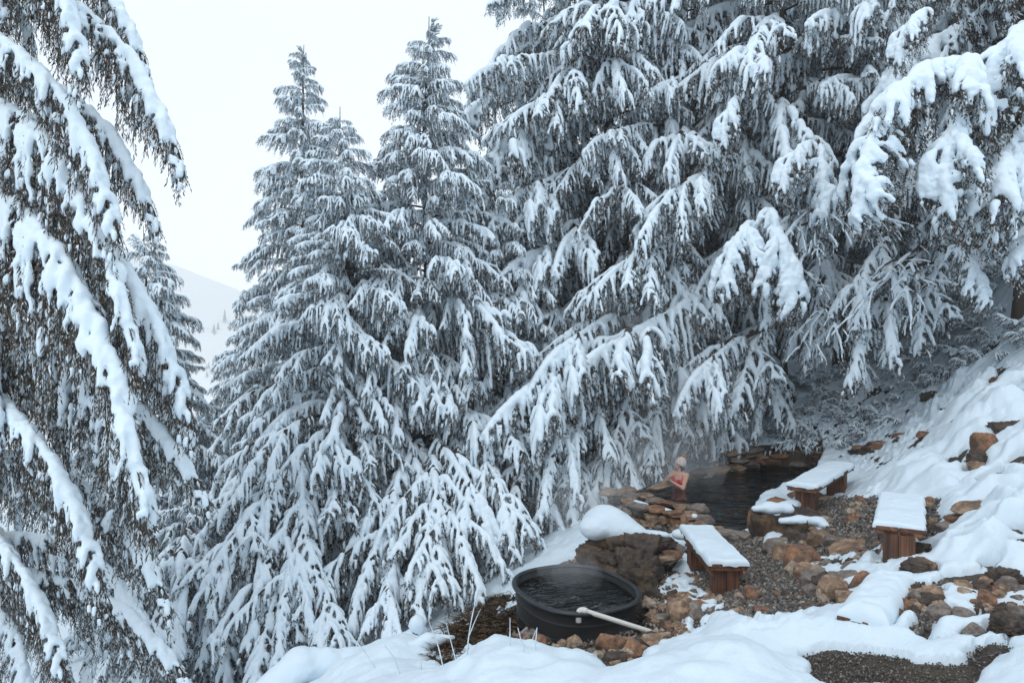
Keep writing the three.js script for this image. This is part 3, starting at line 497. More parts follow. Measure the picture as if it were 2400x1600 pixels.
hb(cedarTall, 'steep', [[960, 1000, 15, 700, 1260, 12.6, 0], [985, 1000, 15.5, 850, 1340, 12.2, 1], [985, 1020, 15, 1000, 1335, 12, 2], [985, 1000, 15, 1125, 1295, 12.3, 1], [900, 1100, 15, 560, 1450, 12, 0], [960, 1150, 14, 770, 1480, 11.2, 2], [1000, 1150, 14, 955, 1425, 11, 3], [1000, 1150, 14, 1085, 1395, 11, 2], [800, 1200, 14, 450, 1480, 11.8, 1], [1100, 1050, 15, 1180, 1285, 12.4, 3], [700, 1250, 13, 610, 1540, 10.6, 2], [760, 1300, 13, 730, 1540, 10.6, 3], [900, 1280, 13, 880, 1500, 10.6, 1], [560, 1250, 13.4, 440, 1540, 11.4, 2], [640, 1150, 13.6, 520, 1330, 12.4, 0], [1150, 1000, 16, 1290, 1280, 13.4, 2], [1040, 1000, 15.6, 1060, 1250, 12.8, 4]]);
hb(cedarBehind, 'steep', [[760, 1000, 14.6, 560, 1290, 12.2, 1], [740, 950, 14.6, 520, 1160, 12.6, 2], [720, 1080, 14.4, 480, 1330, 11.8, 0], [760, 1100, 14.2, 640, 1440, 11.4, 3], [700, 1150, 14, 540, 1500, 11, 2], [640, 1150, 14, 470, 1420, 11.4, 4], [680, 1250, 13.6, 580, 1570, 10.6, 0]]);
hb(cedarLow, 'steep', [[420, 1250, 13.6, 250, 1480, 11.2, 1], [430, 1200, 13.6, 380, 1540, 11, 2], [430, 1300, 13.4, 300, 1590, 10.6, 3], [430, 1200, 13.6, 520, 1560, 11.4, 0], [300, 1350, 13, 180, 1570, 10.6, 4]]);
console.log('tris in bough kinds', TRIS);
// ---------------------------------------------------------------- stones
const PAL = {
  rust: [[0.26, 0.13, 0.07], [0.1, 0.06, 0.042]], tan: [[0.34, 0.225, 0.145], [0.14, 0.09, 0.06]], grey: [[0.21, 0.175, 0.15], [0.1, 0.08, 0.068]], dark: [[0.085, 0.058, 0.042], [0.034, 0.026, 0.022]],
  moss: [[0.12, 0.07, 0.034], [0.024, 0.018, 0.014]], pale: [[0.36, 0.29, 0.22], [0.26, 0.19, 0.14]],
};
function rockGeo(seed, pal, detail = 11, flat = 1, crag = pal === 'moss' || pal === 'dark' ? 4.2 : 1) {
  const r = rngOf(seed), g = mergeVertices((() => { const q = new THREE.IcosahedronGeometry(1, detail); q.deleteAttribute('uv'); q.deleteAttribute('normal'); return q; })(), 1e-4), p = g.attributes.position, cuts = [];
  for (let i = 0; i < 18; i++) { const n = V(r.in(-1, 1), r.in(-1, 1), r.in(-1, 1)).normalize(); cuts.push([n, r.in(0.52, 0.86)]); }
  cuts.push([V(r.in(-0.2, 0.2), 1, r.in(-0.2, 0.2)).normalize(), 0.62 * flat]);
  const v = V(0, 0, 0);
  for (let i = 0; i < p.count; i++) {
    v.fromBufferAttribute(p, i); let k = 1;
    for (const [n, d] of cuts) { const t = n.dot(v); if (t > 0) { const e = d / t; k = Math.min(k, e); } }
    k *= 1 + 0.045 * noise3(v.x * 2.6 + seed, v.y * 2.6, v.z * 2.6) + crag * 0.035 * noise3(v.x * 5 + seed, v.y * 8, v.z * 5) + crag * 0.024 * noise3(v.x * 17 + seed, v.y * 22, v.z * 17);
    p.setXYZ(i, v.x * k, v.y * k, v.z * k);
  }
  g.computeVertexNormals(); const [c0, c1] = PAL[pal];
  return paint(g, (x, y, z) => { const n = clamp(0.5 + 1.5 * fbm(x * 1.8 + seed, y * 3.4, z * 1.8, 4), 0, 1), k = (1 + 0.4 * noise3(x * 9, y * 11, z * 9 + seed)) * (1 + 0.35 * noise3(x * 23, y * 23, z * 23 + seed)); return [lerp(c1[0], c0[0], n) * k, lerp(c1[1], c0[1], n) * k, lerp(c1[2], c0[2], n) * k]; });
}
const ROCKS = Object.fromEntries(Object.keys(PAL).map((k, i) => [k, Array.from({ length: 6 }, (_, j) => rockGeo(1000 + i * 20 + j, k))]));
const rr = rngOf(321);
function stone(parent, name, pal, pos, size, yaw = rr.in(0, 6), tilt = 0.12) {
  const m = mesh(name, rr.pick(ROCKS[pal]), M.rock, parent);
  m.position.copy(parent ? pos.clone().sub(parent.position) : pos); m.rotation.set(rr.in(-tilt, tilt), yaw, rr.in(-tilt, tilt)); m.scale.set(size[0] / 1.6, size[1] / 1.4, size[2] / 1.6); return m;
}
function loose(pal, px, py, size, label, lift = 0.3, yaw, d) { const p = d ? at(px, py, d) : ground(px, py); if (!d) p.y += size[1] * lift - 0.04; const s = stone(null, 'rock', pal, p, size, yaw, 0.2); s.userData = { label, category: 'rock' }; return s; }
const PILE = { mixed: ['rust', 'tan', 'grey', 'tan', 'dark', 'grey', 'pale'], warm: ['rust', 'tan', 'tan', 'dark', 'grey'], cool: ['grey', 'tan', 'grey', 'dark', 'pale'] };
function courses(parent, path, o) {                          // stones laid along a path, one course above another
  const pts = path.map((p) => p.clone()), seg = []; let total = 0;
  for (let i = 0; i + 1 < pts.length; i++) { const l = pts[i].distanceTo(pts[i + 1]); seg.push(l); total += l; }
  const along = (s) => { let i = 0; while (i < seg.length - 1 && s > seg[i]) s -= seg[i++]; const a = pts[i], b = pts[i + 1]; return [a.clone().lerp(b, clamp(s / seg[i], 0, 1)), Math.atan2(-(b.z - a.z), b.x - a.x)]; };
  for (let c = 0; c < o.n; c++) {
    let s = rr.in(0, 0.15); const h = o.h * rr.in(0.9, 1.1);
    while (s < total) {
      const w = o.w * rr.in(0.65, 1.45) * (c === o.n - 1 ? o.cap ?? 1 : 1), [p, yaw] = along(Math.min(total, s + w / 2)), hh = h * rr.in(0.85, 1.2) * (c === o.n - 1 && o.cap ? 0.75 : 1);
      p.y = o.y + c * o.h + rr.in(-0.015, 0.02) + (o.rise ?? 0); const out = (o.shift ?? 0) + (o.batter ?? 0.03) * (o.n - 1 - c) + rr.in(-0.03, 0.03);
      p.x += o.out[0] * out; p.z += o.out[1] * out;
      stone(parent, 'stone', rr.pick(PILE[o.mix ?? 'mixed']), p, [w * 1.12, hh * 1.18, o.d * rr.in(0.8, 1.2) * (c === o.n - 1 && o.cap ? 1.15 : 1)], yaw + rr.in(-0.2, 0.2), 0.08);
      s += w * 0.98;
    }
  }
}
const wallLeft = thing('stone_wall', 'low wall of stacked brown and rusty stones at the left end of the pool', 'stone wall', level(1500, 1165, 0).toArray());
courses(wallLeft, [[1385, 1146], [1432, 1152], [1490, 1167], [1552, 1180], [1612, 1192]].map(([a, b]) => level(a, b, 0)), { n: 4, h: 0.155, y: -0.46, w: 0.27, d: 0.3, out: [-0.3, 0.9], batter: 0.05, cap: 1.25, mix: 'warm' });
for (const [pal, px, py, s] of [['grey', 1606, 1172, [0.42, 0.3, 0.4]], ['grey', 1622, 1198, [0.3, 0.28, 0.3]], ['tan', 1590, 1186, [0.3, 0.2, 0.3]], ['rust', 1572, 1207, [0.36, 0.3, 0.2]], ['tan', 1610, 1212, [0.36, 0.18, 0.3]], ['tan', 1476, 1139, [0.42, 0.15, 0.32]], ['grey', 1500, 1150, [0.4, 0.14, 0.34]], ['rust', 1530, 1156, [0.42, 0.13, 0.32]], ['tan', 1562, 1164, [0.4, 0.13, 0.34]], ['grey', 1450, 1140, [0.4, 0.15, 0.3]], ['pale', 1405, 1132, [0.55, 0.2, 0.4]], ['tan', 1440, 1128, [0.6, 0.16, 0.4]]]) { const p = level(px, py, -0.02); stone(wallLeft, 'stone', pal, p, s); }
const rimBack = thing('stone_wall', 'rim of rusty brown slabs along the far right side of the pool', 'stone wall', level(1745, 1066, 0).toArray());
courses(rimBack, [[1662, 1076], [1700, 1066], [1745, 1060], [1830, 1064], [1905, 1072]].map(([a, b]) => level(a, b, 0)), { n: 3, h: 0.17, y: 0.06, w: 0.5, d: 0.5, out: [0, 1], batter: 0.06, shift: 0.25, cap: 1.3, mix: 'warm' });
const rimNear = thing('stone_wall', 'row of grey boulders along the near edge of the pool behind the nearest bench', 'stone wall', level(1690, 1235, 0).toArray());
for (const [pal, px, py, s] of [['grey', 1672, 1232, [0.62, 0.26, 0.36]], ['grey', 1712, 1238, [0.36, 0.26, 0.34]], ['tan', 1648, 1222, [0.4, 0.2, 0.3]], ['rust', 1742, 1236, [0.28, 0.1, 0.26]], ['rust', 1745, 1226, [0.26, 0.09, 0.25]], ['tan', 1748, 1246, [0.3, 0.1, 0.25]]]) stone(rimNear, 'stone', pal, level(px, py, 0.02), s, rr.in(-0.3, 0.3));
const rimFar = thing('stone_wall', 'low grey boulders on the far side of the pool behind the person', 'stone wall', level(1630, 1084, 0.02).toArray());
for (const [pal, px, py, s] of [['grey', 1618, 1090, [0.7, 0.24, 0.4]], ['tan', 1644, 1082, [0.8, 0.26, 0.5]], ['grey', 1672, 1077, [0.5, 0.2, 0.4]], ['dark', 1600, 1094, [0.5, 0.16, 0.3]]]) stone(rimFar, 'stone', pal, level(px, py, 0.03), s, rr.in(-0.3, 0.3));
{ const a = level(1516, 1118, 0.02), s = single('rock_slab', rockGeo(2011, 'tan', 8, 0.8), M.rock, 'long brown slab at the pool edge on which the person leans', 'rock'); s.position.copy(a); s.position.y = 0.03; s.scale.set(0.72, 0.12, 0.2); const b = level(1560, 1101, 0.02), c = level(1478, 1128, 0.02); s.rotation.y = Math.atan2(-(b.z - c.z), b.x - c.x); }
// the slab face that holds up the terrace right of the pool
const face = thing('retaining_slab', 'upright mossy grey slab holding up the terrace between pool and benches', 'rock', at(1800, 1240, 10.9).toArray());
{
  for (const [pal, px, py, d, s, yaw] of [['moss', 1800, 1240, 10.7, [0.9, 0.84, 0.5], -0.5], ['moss', 1762, 1234, 10.9, [0.5, 0.84, 0.4], 0.2], ['dark', 1850, 1222, 10.9, [0.7, 0.8, 0.5], -0.3], ['grey', 1790, 1268, 10.3, [0.5, 0.5, 0.36], 0.4], ['dark', 1838, 1258, 10.3, [0.6, 0.5, 0.4], 0], ['rust', 1736, 1214, 11.2, [0.2, 0.7, 0.5], 0.3], ['rust', 1812, 1164, 11.9, [0.7, 0.24, 0.4], -0.6], ['rust', 1850, 1140, 12.6, [0.7, 0.2, 0.4], -0.6], ['tan', 1752, 1250, 10.7, [0.3, 0.24, 0.3], 0]]) stone(face, 'boulder', pal, at(px, py, d), s, yaw, 0.1);
}
// edging between the two gravel terraces
const edging = thing('stone_edging', 'curved row of tan stones dividing the two gravel terraces', 'stone edging', ground(1840, 1320).toArray());
for (const [pal, px, py, s] of [['tan', 1800, 1278, [0.38, 0.34, 0.34]], ['grey', 1780, 1262, [0.3, 0.3, 0.3]], ['rust', 1846, 1292, [0.5, 0.34, 0.38]], ['pale', 1822, 1310, [0.2, 0.2, 0.2]], ['tan', 1848, 1318, [0.28, 0.26, 0.26]], ['grey', 1872, 1338, [0.34, 0.26, 0.28]], ['pale', 1878, 1322, [0.24, 0.2, 0.2]], ['dark', 1902, 1346, [0.36, 0.22, 0.28]], ['tan', 1921, 1362, [0.3, 0.28, 0.28]], ['pale', 1896, 1372, [0.2, 0.18, 0.18]], ['grey', 1866, 1360, [0.22, 0.18, 0.2]], ['tan', 1948, 1384, [0.24, 0.22, 0.22]], ['grey', 1928, 1340, [0.3, 0.18, 0.24]], ['rust', 1978, 1348, [0.24, 0.26, 0.2]], ['grey', 1966, 1330, [0.3, 0.16, 0.24]], ['dark', 1850, 1238, [0.34, 0.16, 0.24]], ['tan', 1888, 1240, [0.5, 0.26, 0.36]], ['grey', 1918, 1246, [0.4, 0.2, 0.3]], ['rust', 1908, 1330, [0.22, 0.16, 0.18]], ['grey', 1890, 1300, [0.24, 0.14, 0.2]]]) { const p = ground(px, py + 8); p.y += s[1] * 0.22; stone(edging, 'stone', pal, p, s); }
// mossy outcrop beside the tub
const outcrop = thing('rock_outcrop', 'dark mossy outcrop beside the tub under a dome of snow', 'rock', at(1420, 1290, 10.3).toArray());
for (const [pal, px, py, d, s] of [['moss', 1385, 1262, 10.9, [0.75, 0.55, 0.6]], ['moss', 1440, 1258, 10.7, [0.8, 0.5, 0.6]], ['dark', 1478, 1262, 10.4, [0.6, 0.5, 0.5]], ['moss', 1352, 1282, 10.5, [0.45, 0.4, 0.4]], ['moss', 1402, 1300, 10.1, [0.6, 0.45, 0.5]], ['dark', 1450, 1300, 10.0, [0.55, 0.5, 0.5]], ['moss', 1440, 1335, 9.7, [0.6, 0.5, 0.45]], ['moss', 1470, 1350, 9.5, [0.45, 0.5, 0.4]], ['dark', 1490, 1310, 9.8, [0.4, 0.5, 0.4]], ['dark', 1500, 1255, 10.6, [0.7, 0.22, 0.4]], ['moss', 1400, 1328, 9.8, [0.5, 0.3, 0.4]], ['grey', 1540, 1250, 10.9, [0.6, 0.14, 0.4]], ['rust', 1548, 1272, 10.3, [0.34, 0.1, 0.3]], ['tan', 1535, 1284, 10.1, [0.4, 0.12, 0.3]], ['dark', 1484, 1240, 10.9, [0.8, 0.16, 0.4]], ['moss', 1478, 1385, 9.2, [0.3, 0.45, 0.3]]]) stone(outcrop, 'boulder', pal, at(px, py, d), s, undefined, 0.25);
// snow lying on the stones
function cushion(parent, pts, squash = 0.62, rough = [0.02, 7, 0.006, 24], cell = 0.022, melt = 0.03) {   // pts: px, py, d, r
  const caps = []; for (let i = 0; i < pts.length; i++) { const a = pts[i], b = pts[Math.min(i + 1, pts.length - 1)], p = at(a[0], a[1], a[2]), q = at(b[0], b[1], b[2]); const same = a === b; if (same && pts.length > 1) continue; caps.push([p.x, p.y, p.z, q.x, q.y, q.z, a[3], b[3]]); }
  const g = blobMesh(caps, cell, melt, rough, squash); g.translate(-parent.position.x, -parent.position.y, -parent.position.z);
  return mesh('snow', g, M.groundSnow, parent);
}
cushion(outcrop, [[1366, 1212, 10.9, 0.22], [1392, 1202, 11.1, 0.34], [1420, 1214, 11.0, 0.24], [1455, 1226, 10.9, 0.12], [1490, 1234, 10.8, 0.07]], 0.72, [0.025, 4, 0.006, 20], 0.022, 0.09);
cushion(outcrop, [[1490, 1224, 10.9, 0.1], [1525, 1228, 10.9, 0.1]], 0.5);
cushion(outcrop, [[1560, 1226, 10.9, 0.13], [1580, 1230, 10.9, 0.12]], 0.6);
cushion(wallLeft, [[1524, 1168, 12.9, 0.06], [1556, 1182, 12.7, 0.08]], 0.5); cushion(wallLeft, [[1460, 1150, 13.3, 0.05], [1485, 1158, 13.2, 0.05]], 0.5); cushion(wallLeft, [[1596, 1186, 12.3, 0.07]], 0.7);
cushion(rimBack, [[1716, 1044, 17.6, 0.14], [1728, 1040, 17.7, 0.16]], 0.6); cushion(rimBack, [[1745, 1032, 17.8, 0.08], [1800, 1034, 17.8, 0.1], [1880, 1050, 17.4, 0.06]], 0.5);
cushion(face, [[1738, 1168, 10.95, 0.09], [1768, 1166, 10.95, 0.14], [1805, 1166, 11.0, 0.13], [1836, 1150, 11.7, 0.12]], 0.6); cushion(face, [[1800, 1196, 10.5, 0.07], [1840, 1194, 10.5, 0.11], [1880, 1196, 10.5, 0.1], [1894, 1206, 10.4, 0.07]], 0.6);
cushion(face, [[1862, 1210, 10.6, 0.06], [1890, 1214, 10.5, 0.05]], 0.6);
cushion(edging, [[1834, 1284, 9.75, 0.06], [1850, 1280, 9.8, 0.07]], 0.5); cushion(edging, [[1838, 1298, 9.5, 0.05], [1842, 1294, 9.5, 0.06]], 0.5); cushion(edging, [[1885, 1318, 9.0, 0.08], [1930, 1330, 8.6, 0.1], [1975, 1322, 8.6, 0.1]], 0.5);
// loose rocks
loose('rust', 1400, 1492, [0.36, 0.28, 0.3], 'orange boulder on the bare ground just right of the tub foot');
loose('rust', 1450, 1510, [0.28, 0.22, 0.26], 'smaller orange rock with a hollow, right of the orange boulder by the tub');
loose('tan', 1515, 1482, [0.5, 0.14, 0.34], 'broad tan rock on which the pale pipe ends');
loose('tan', 1462, 1482, [0.28, 0.16, 0.24], 'brown rock wedged between the tub and the rock under the pipe');
loose('tan', 1560, 1425, [0.36, 0.36, 0.3], 'tall tan boulder left of the foot of the nearest bench');
loose('grey', 1584, 1418, [0.34, 0.3, 0.3], 'grey boulder leaning against the tall tan boulder');
loose('rust', 1552, 1392, [0.36, 0.16, 0.3], 'flat rusty stone under a snow cap above the tall tan boulder');
loose('rust', 1606, 1402, [0.3, 0.2, 0.26], 'angular rusty rock under a square cap of snow');
loose('dark', 1412, 1524, [0.26, 0.18, 0.22], 'dark brown rock in front of the orange boulder');
loose('rust', 1235, 1490, [0.3, 0.2, 0.2], 'rusty rock at the left foot of the tub');
loose('tan', 1960, 1262, [0.62, 0.16, 0.4], 'flat tan slab lying on the upper gravel left of the end-on bench', 0.3, 0.2);
loose('tan', 2245, 1182, [0.95, 0.22, 0.36], 'long tan slab sloping out of the snow on the right bank', 0.4, 0.55);
loose('rust', 2136, 1152, [0.3, 0.14, 0.22], 'small rusty stone behind the end-on bench');
loose('grey', 2165, 1220, [0.3, 0.2, 0.26], 'grey stone in the snow right of the end-on bench');
loose('rust', 2268, 1045, [0.42, 0.5, 0.36], 'orange rock standing out of the snow on the right bank');
loose('dark', 2250, 1068, [0.36, 0.34, 0.3], 'dark rock below the orange rock on the right bank');
loose('dark', 2318, 1000, [0.6, 0.34, 0.4], 'dark hollowed rock near the top of the right bank');
loose('rust', 2300, 880, [0.7, 0.24, 0.4], 'rusty flat rock high on the right bank under the trees');
loose('dark', 2140, 920, [0.5, 0.3, 0.4], 'dark rock poking out on the upper left of the bank');
loose('tan', 2040, 1095, [0.22, 0.12, 0.2], 'little tan stone in the snow above the end-on bench');
loose('grey', 1225, 1460, [0.3, 0.14, 0.2], 'grey stone against the left side of the tub');
{ const dk = thing('stone_wall', 'dark wet stones where the pool bank meets the slope behind the far bench', 'stone wall', level(1960, 1040, 0.3).toArray()); for (let i = 0; i < 16; i++) { const px = rr.in(1890, 2080), py = 1062 - (px - 1890) * 0.3 + rr.in(-8, 14), p = ground(px, py); stone(dk, 'stone', rr.pick(['dark', 'dark', 'rust', 'tan']), p, [rr.in(0.3, 0.7), rr.in(0.14, 0.3), rr.in(0.3, 0.5)]); } }

{ const bank = thing('rocky_bank', 'brown rocks poking out through the deep snow of the right bank', 'rocks', [HOLES[0][0], landY(HOLES[0][0], HOLES[0][1]), HOLES[0][1]]); HOLES.forEach(([x, z, r], i) => { if (i % 3 === 2) return; const s = r * rr.in(1.2, 1.9); stone(bank, 'stone', rr.pick(['rust', 'dark', 'tan', 'dark', 'grey']), V(x, landY(x, z) + s * 0.2, z - r * 0.15), [s, s * rr.in(0.45, 0.8), s * 0.8]); }); }
{ // fist-sized stones strewn about, too many to name
  const r = rngOf(4242), q = new THREE.Quaternion(), e = new THREE.Euler(), lists = {}; const polys = [[BARE[8][0], 230], [BARE[0][0], 36], [BARE[1][0], 40], [BARE[7][0], 70], [PATCHY[5][0], 60], [PATCHY[4][0], 50], [BARE[5][0], 60], [PATCHY[2][0], 50], [BARE[11][0], 70]];
  for (const [poly, n] of polys) { const b = [Math.min(...poly.map((v) => v[0])), Math.max(...poly.map((v) => v[0])), Math.min(...poly.map((v) => v[1])), Math.max(...poly.map((v) => v[1]))]; for (let k = 0, g = 0; k < n && g < n * 30; g++) { const x = r.in(b[0], b[1]), z = r.in(b[2], b[3]), d = polyDist(poly, x, z); if (d < -0.1 || (d > 0.35 && r() < 0.75) || Math.hypot(x - TUB.x, z - TUB.z) < 0.92) continue; k++; const s = r.in(0.035, 0.1) * (r() < 0.2 ? 1.5 : 1), pal = r.pick(['tan', 'rust', 'grey', 'dark', 'tan', 'pale']); q.setFromEuler(e.set(r.in(-0.4, 0.4), r.in(0, 6), r.in(-0.4, 0.4))); (lists[pal] ??= []).push(new THREE.Matrix4().compose(V(x, landY(x, z) + s * 0.35, z), q, V(s, s * r.in(0.5, 0.9), s * r.in(0.7, 1)))); } }
  for (const [pal, list] of Object.entries(lists)) { const m = new THREE.InstancedMesh(rockGeo(5000 + pal.length, pal, 6), M.rock, list.length); list.forEach((x, i) => m.setMatrixAt(i, x)); m.name = numbered('small_stones'); m.userData = { kind: 'stuff' }; scene.add(shade(m)); }
}
// ---------------------------------------------------------------- gravel
function scatter(name, geo, material, list, tint) {
  const m = new THREE.InstancedMesh(geo, material, list.length); list.forEach((e, i) => { m.setMatrixAt(i, e); if (tint) m.setColorAt(i, tint(i)); });
  m.name = numbered(name); m.userData = { kind: 'stuff' }; scene.add(shade(m)); return m;
}
{
  const r = rngOf(808), list = [], q = new THREE.Quaternion(), e = new THREE.Euler();
  const fill = (poly, n, lo, hi) => { let x0 = 1e9, x1 = -1e9, z0 = 1e9, z1 = -1e9; for (const [x, z] of poly) { x0 = Math.min(x0, x); x1 = Math.max(x1, x); z0 = Math.min(z0, z); z1 = Math.max(z1, z); } let k = 0; while (k < n) { const x = r.in(x0 - 0.3, x1 + 0.3), z = r.in(z0 - 0.3, z1 + 0.3); if (polyDist(poly, x, z) < -0.28) continue; k++; const s = r.in(lo, hi) * (r() < 0.06 ? 1.5 : 1); q.setFromEuler(e.set(r.in(0, 6), r.in(0, 6), r.in(0, 6))); list.push(new THREE.Matrix4().compose(V(x, landY(x, z) + 0.012 + r.in(-0.01, 0.014), z), q, V(s * 1.25, s * 0.8, s))); } };
  fill(BARE[0][0], 15000, 0.011, 0.03); fill(BARE[1][0], 9000, 0.011, 0.028); fill(BARE[2][0], 2000, 0.01, 0.025); fill(BARE[11][0], 1500, 0.012, 0.028); fill(PATCHY[4][0], 3000, 0.01, 0.025); fill(BARE[7][0], 2500, 0.01, 0.028); fill(BARE[8][0], 3500, 0.01, 0.03); fill(PATCHY[3][0], 2500, 0.01, 0.025); fill(BARE[3][0], 6000, 0.004, 0.01);
  const c = new THREE.Color(), tones = [[0.1, 0.09, 0.085], [0.15, 0.135, 0.12], [0.055, 0.05, 0.048], [0.075, 0.06, 0.05], [0.24, 0.22, 0.2], [0.12, 0.085, 0.06]];
  scatter('gravel', rockGeo(3000, 'pale', 1), mat([1, 1, 1], 0.7), list, () => { const t = r.pick(tones), k = r.in(0.7, 1.3); return c.setRGB(t[0] * k, t[1] * k, t[2] * k); });
}
// ---------------------------------------------------------------- water
const rippleTex = grainTexture(512, (x, y) => 128 + 55 * noise3(x * 5 / 512, y * 16 / 512, 1) + 45 * noise3(x * 13 / 512, y * 40 / 512, 5) + 18 * noise3(x * 40 / 512, y * 110 / 512, 9));
function waterMaterial(scale, attenuation, dist, bump) { const t = rippleTex.clone(); t.needsUpdate = true; t.repeat.set(scale, scale); return new THREE.MeshPhysicalMaterial({ color: 0xffffff, roughness: 0.06, transmission: 1, thickness: 0.5, ior: 1.33, attenuationColor: new THREE.Color().setRGB(...attenuation), attenuationDistance: dist, bumpMap: t, bumpScale: bump }); }
{
  const cx = POOL.reduce((a, p) => a + p[0], 0) / POOL.length, cz = POOL.reduce((a, p) => a + p[1], 0) / POOL.length;
  const sh = new THREE.Shape(POOL.map(([x, z]) => new THREE.Vector2(cx + (x - cx) * 1.04, -(cz + (z - cz) * 1.03))));
  const g = new THREE.ExtrudeGeometry(sh, { depth: 0.86, bevelEnabled: false }); g.rotateX(-PI / 2); g.translate(0, -0.86, 0);
  struct('pool_water', g, waterMaterial(0.15, [0.06, 0.14, 0.17], 0.18, 0.12));
}
// ---------------------------------------------------------------- stock tank tub
const oval = (a, k, n = 2.5) => { const c = Math.cos(a), s = Math.sin(a); return [Math.sign(c) * Math.pow(Math.abs(c), 2 / n) * TUB.rx * k, Math.sign(s) * Math.pow(Math.abs(s), 2 / n) * TUB.rz * k]; };
function ovalShell(rows, seg = 96) {
  const pos = [], idx = [];
  for (const [y, k] of rows) for (let j = 0; j < seg; j++) { const [x, z] = oval(j / seg * 2 * PI, k); pos.push(x, y, z); }
  for (let i = 0; i < rows.length - 1; i++) for (let j = 0; j < seg; j++) { const a = i * seg + j, b = i * seg + (j + 1) % seg, c = a + seg, d = b + seg; idx.push(a, c, b, b, c, d); }
  const g = new THREE.BufferGeometry(); g.setAttribute('position', new THREE.Float32BufferAttribute(pos, 3)); g.setIndex(idx); g.computeVertexNormals(); return g;
}
{
  const t = thing('stock_tank', 'round black plastic stock tank full of water at the foot of the mossy outcrop', 'tub', [TUB.x, TUB.y, TUB.z]); t.rotation.y = 0.42;
  const body = ovalShell([[-0.56, 0.86], [-0.5, 0.905], [-0.36, 0.925], [-0.345, 0.94], [-0.325, 0.94], [-0.31, 0.927], [-0.17, 0.945], [-0.155, 0.958], [-0.135, 0.958], [-0.12, 0.948], [-0.03, 0.962], [-0.02, 0.985], [0.0, 0.985], [0.0, 0.93], [-0.2, 0.91], [-0.48, 0.87], [-0.5, 0.8], [-0.5, 0.02]]);
  paint(body, (x, y, z) => { const k = smoothstep(-y, 0.05, 0.5), n = clamp(0.5 + 1.1 * fbm(x * 3, y * 5, z * 3, 4), 0, 1), s = clamp(noise3(x * 14, y * 1.5, z * 14) * 1.4, 0, 1) * k, v = 0.02 + 0.1 * k * n + 0.09 * s * n; return [v * 0.98, v, v * 1.03]; });
  mesh('body', body, mat([1, 1, 1], 0.5, { vertexColors: true }), t);
  const rim = []; for (let i = 0; i <= 96; i++) { const [x, z] = oval(i / 96 * 2 * PI, 0.975); rim.push(V(x, 0.012, z)); }
  mesh('rim', tubeGeo(rim, rim.map(() => 0.034), 12, false), mat([0.016, 0.019, 0.022], 0.34), t);
  const plug = mesh('drain_plug', new THREE.CylinderGeometry(0.035, 0.035, 0.05, 16).rotateX(PI / 2), mat([0.03, 0.03, 0.03], 0.5), t); plug.position.set(0.1, -0.47, 0.8);
  const w = ovalShell([[-0.495, 0.004], [-0.49, 0.868], [-0.062, 0.921], [-0.06, 0.915], [-0.06, 0.9], [-0.06, 0.5], [-0.06, 0.004]]); const p = w.attributes.position, uv = new Float32Array(p.count * 2); for (let i = 0; i < p.count; i++) uv.set([p.getX(i), p.getZ(i)], i * 2); w.setAttribute('uv', new THREE.BufferAttribute(uv, 2));
  const wm = struct('tub_water', w, waterMaterial(0.34, [0.08, 0.16, 0.21], 0.11, 0.05)); wm.position.set(TUB.x, TUB.y, TUB.z); wm.rotation.y = t.rotation.y;
  // pale pipe that feeds it
  const pipe = thing('pipe', 'white plastic pipe with an elbow running over the rim of the black tub', 'pipe', at(1330, 1402, 7.78).toArray()), P0 = pipe.position;
  const A = at(1333, 1399, 7.8), B = at(1512, 1456, 7.72), L = (v) => v.clone().sub(P0), pvc = mat([0.62, 0.6, 0.55], 0.35), d = B.clone().sub(A).normalize();
  mesh('tube', tubeGeo([L(A), L(A.clone().lerp(B, 0.5)), L(B)], [0.028, 0.028, 0.028], 18), pvc, pipe);
  const el = []; for (let i = 0; i <= 8; i++) { const a = i / 8 * PI / 2; el.push(L(A).addScaledVector(d, 0.06 - 0.06 * Math.sin(a) * 1.0 - 0.02).add(V(0, -0.06 * (1 - Math.cos(a)), 0))); } el.push(el[8].clone().add(V(0, -0.09, 0)));
  mesh('elbow', tubeGeo(el, el.map(() => 0.034), 18), pvc, pipe);
  mesh('collar', tubeGeo([L(A).addScaledVector(d, 0.03), L(A).addScaledVector(d, 0.075)], [0.037, 0.037], 18), pvc, pipe);
}
// ---------------------------------------------------------------- benches
const woodTex = (() => { const t = grainTexture(256, (x, y) => { const g = noise3(x * 0.19, y * 0.008, 2) * 0.5 + noise3(x * 0.6, y * 0.02, 5) * 0.32 + noise3(x * 0.05, y * 0.03, 9) * 0.4, k = 1 + 0.55 * g; return [clamp(108 * k, 0, 255), clamp(72 * k, 0, 255), clamp(51 * k, 0, 255)]; }); t.colorSpace = THREE.SRGBColorSpace; t.repeat.set(2.2, 0.7); return t; })();
const woodBump = grainTexture(256, (x, y) => 128 + 70 * noise3(x * 0.35, y * 0.012, 2) + 40 * noise3(x * 0.9, y * 0.03, 5)); woodBump.repeat.set(2.2, 0.7);
const woods = [[1, 1, 1], [0.78, 0.72, 0.7], [0.62, 0.6, 0.62]].map((c) => mat(c, 0.7, { map: woodTex, bumpMap: woodBump, bumpScale: 0.003 }));
const wr = rngOf(64);
function board(name, parent, w, h, l, pos, m = wr.pick(woods), along = 'z') {            // grain runs along its length
  const g = new RoundedBoxGeometry(w, h, l, 2, 0.006), p = g.attributes.position, uv = g.attributes.uv, o = wr.in(0, 4), nn = g.attributes.normal;
  for (let i = 0; i < p.count; i++) { const a = [p.getX(i), p.getY(i), p.getZ(i)]; along === 'z' ? uv.setXY(i, a[0] + a[1] + o, a[2] + o) : uv.setXY(i, a[0] + a[2] + o, a[1] + o); }
  return mesh(name, g, m, parent, pos);
}
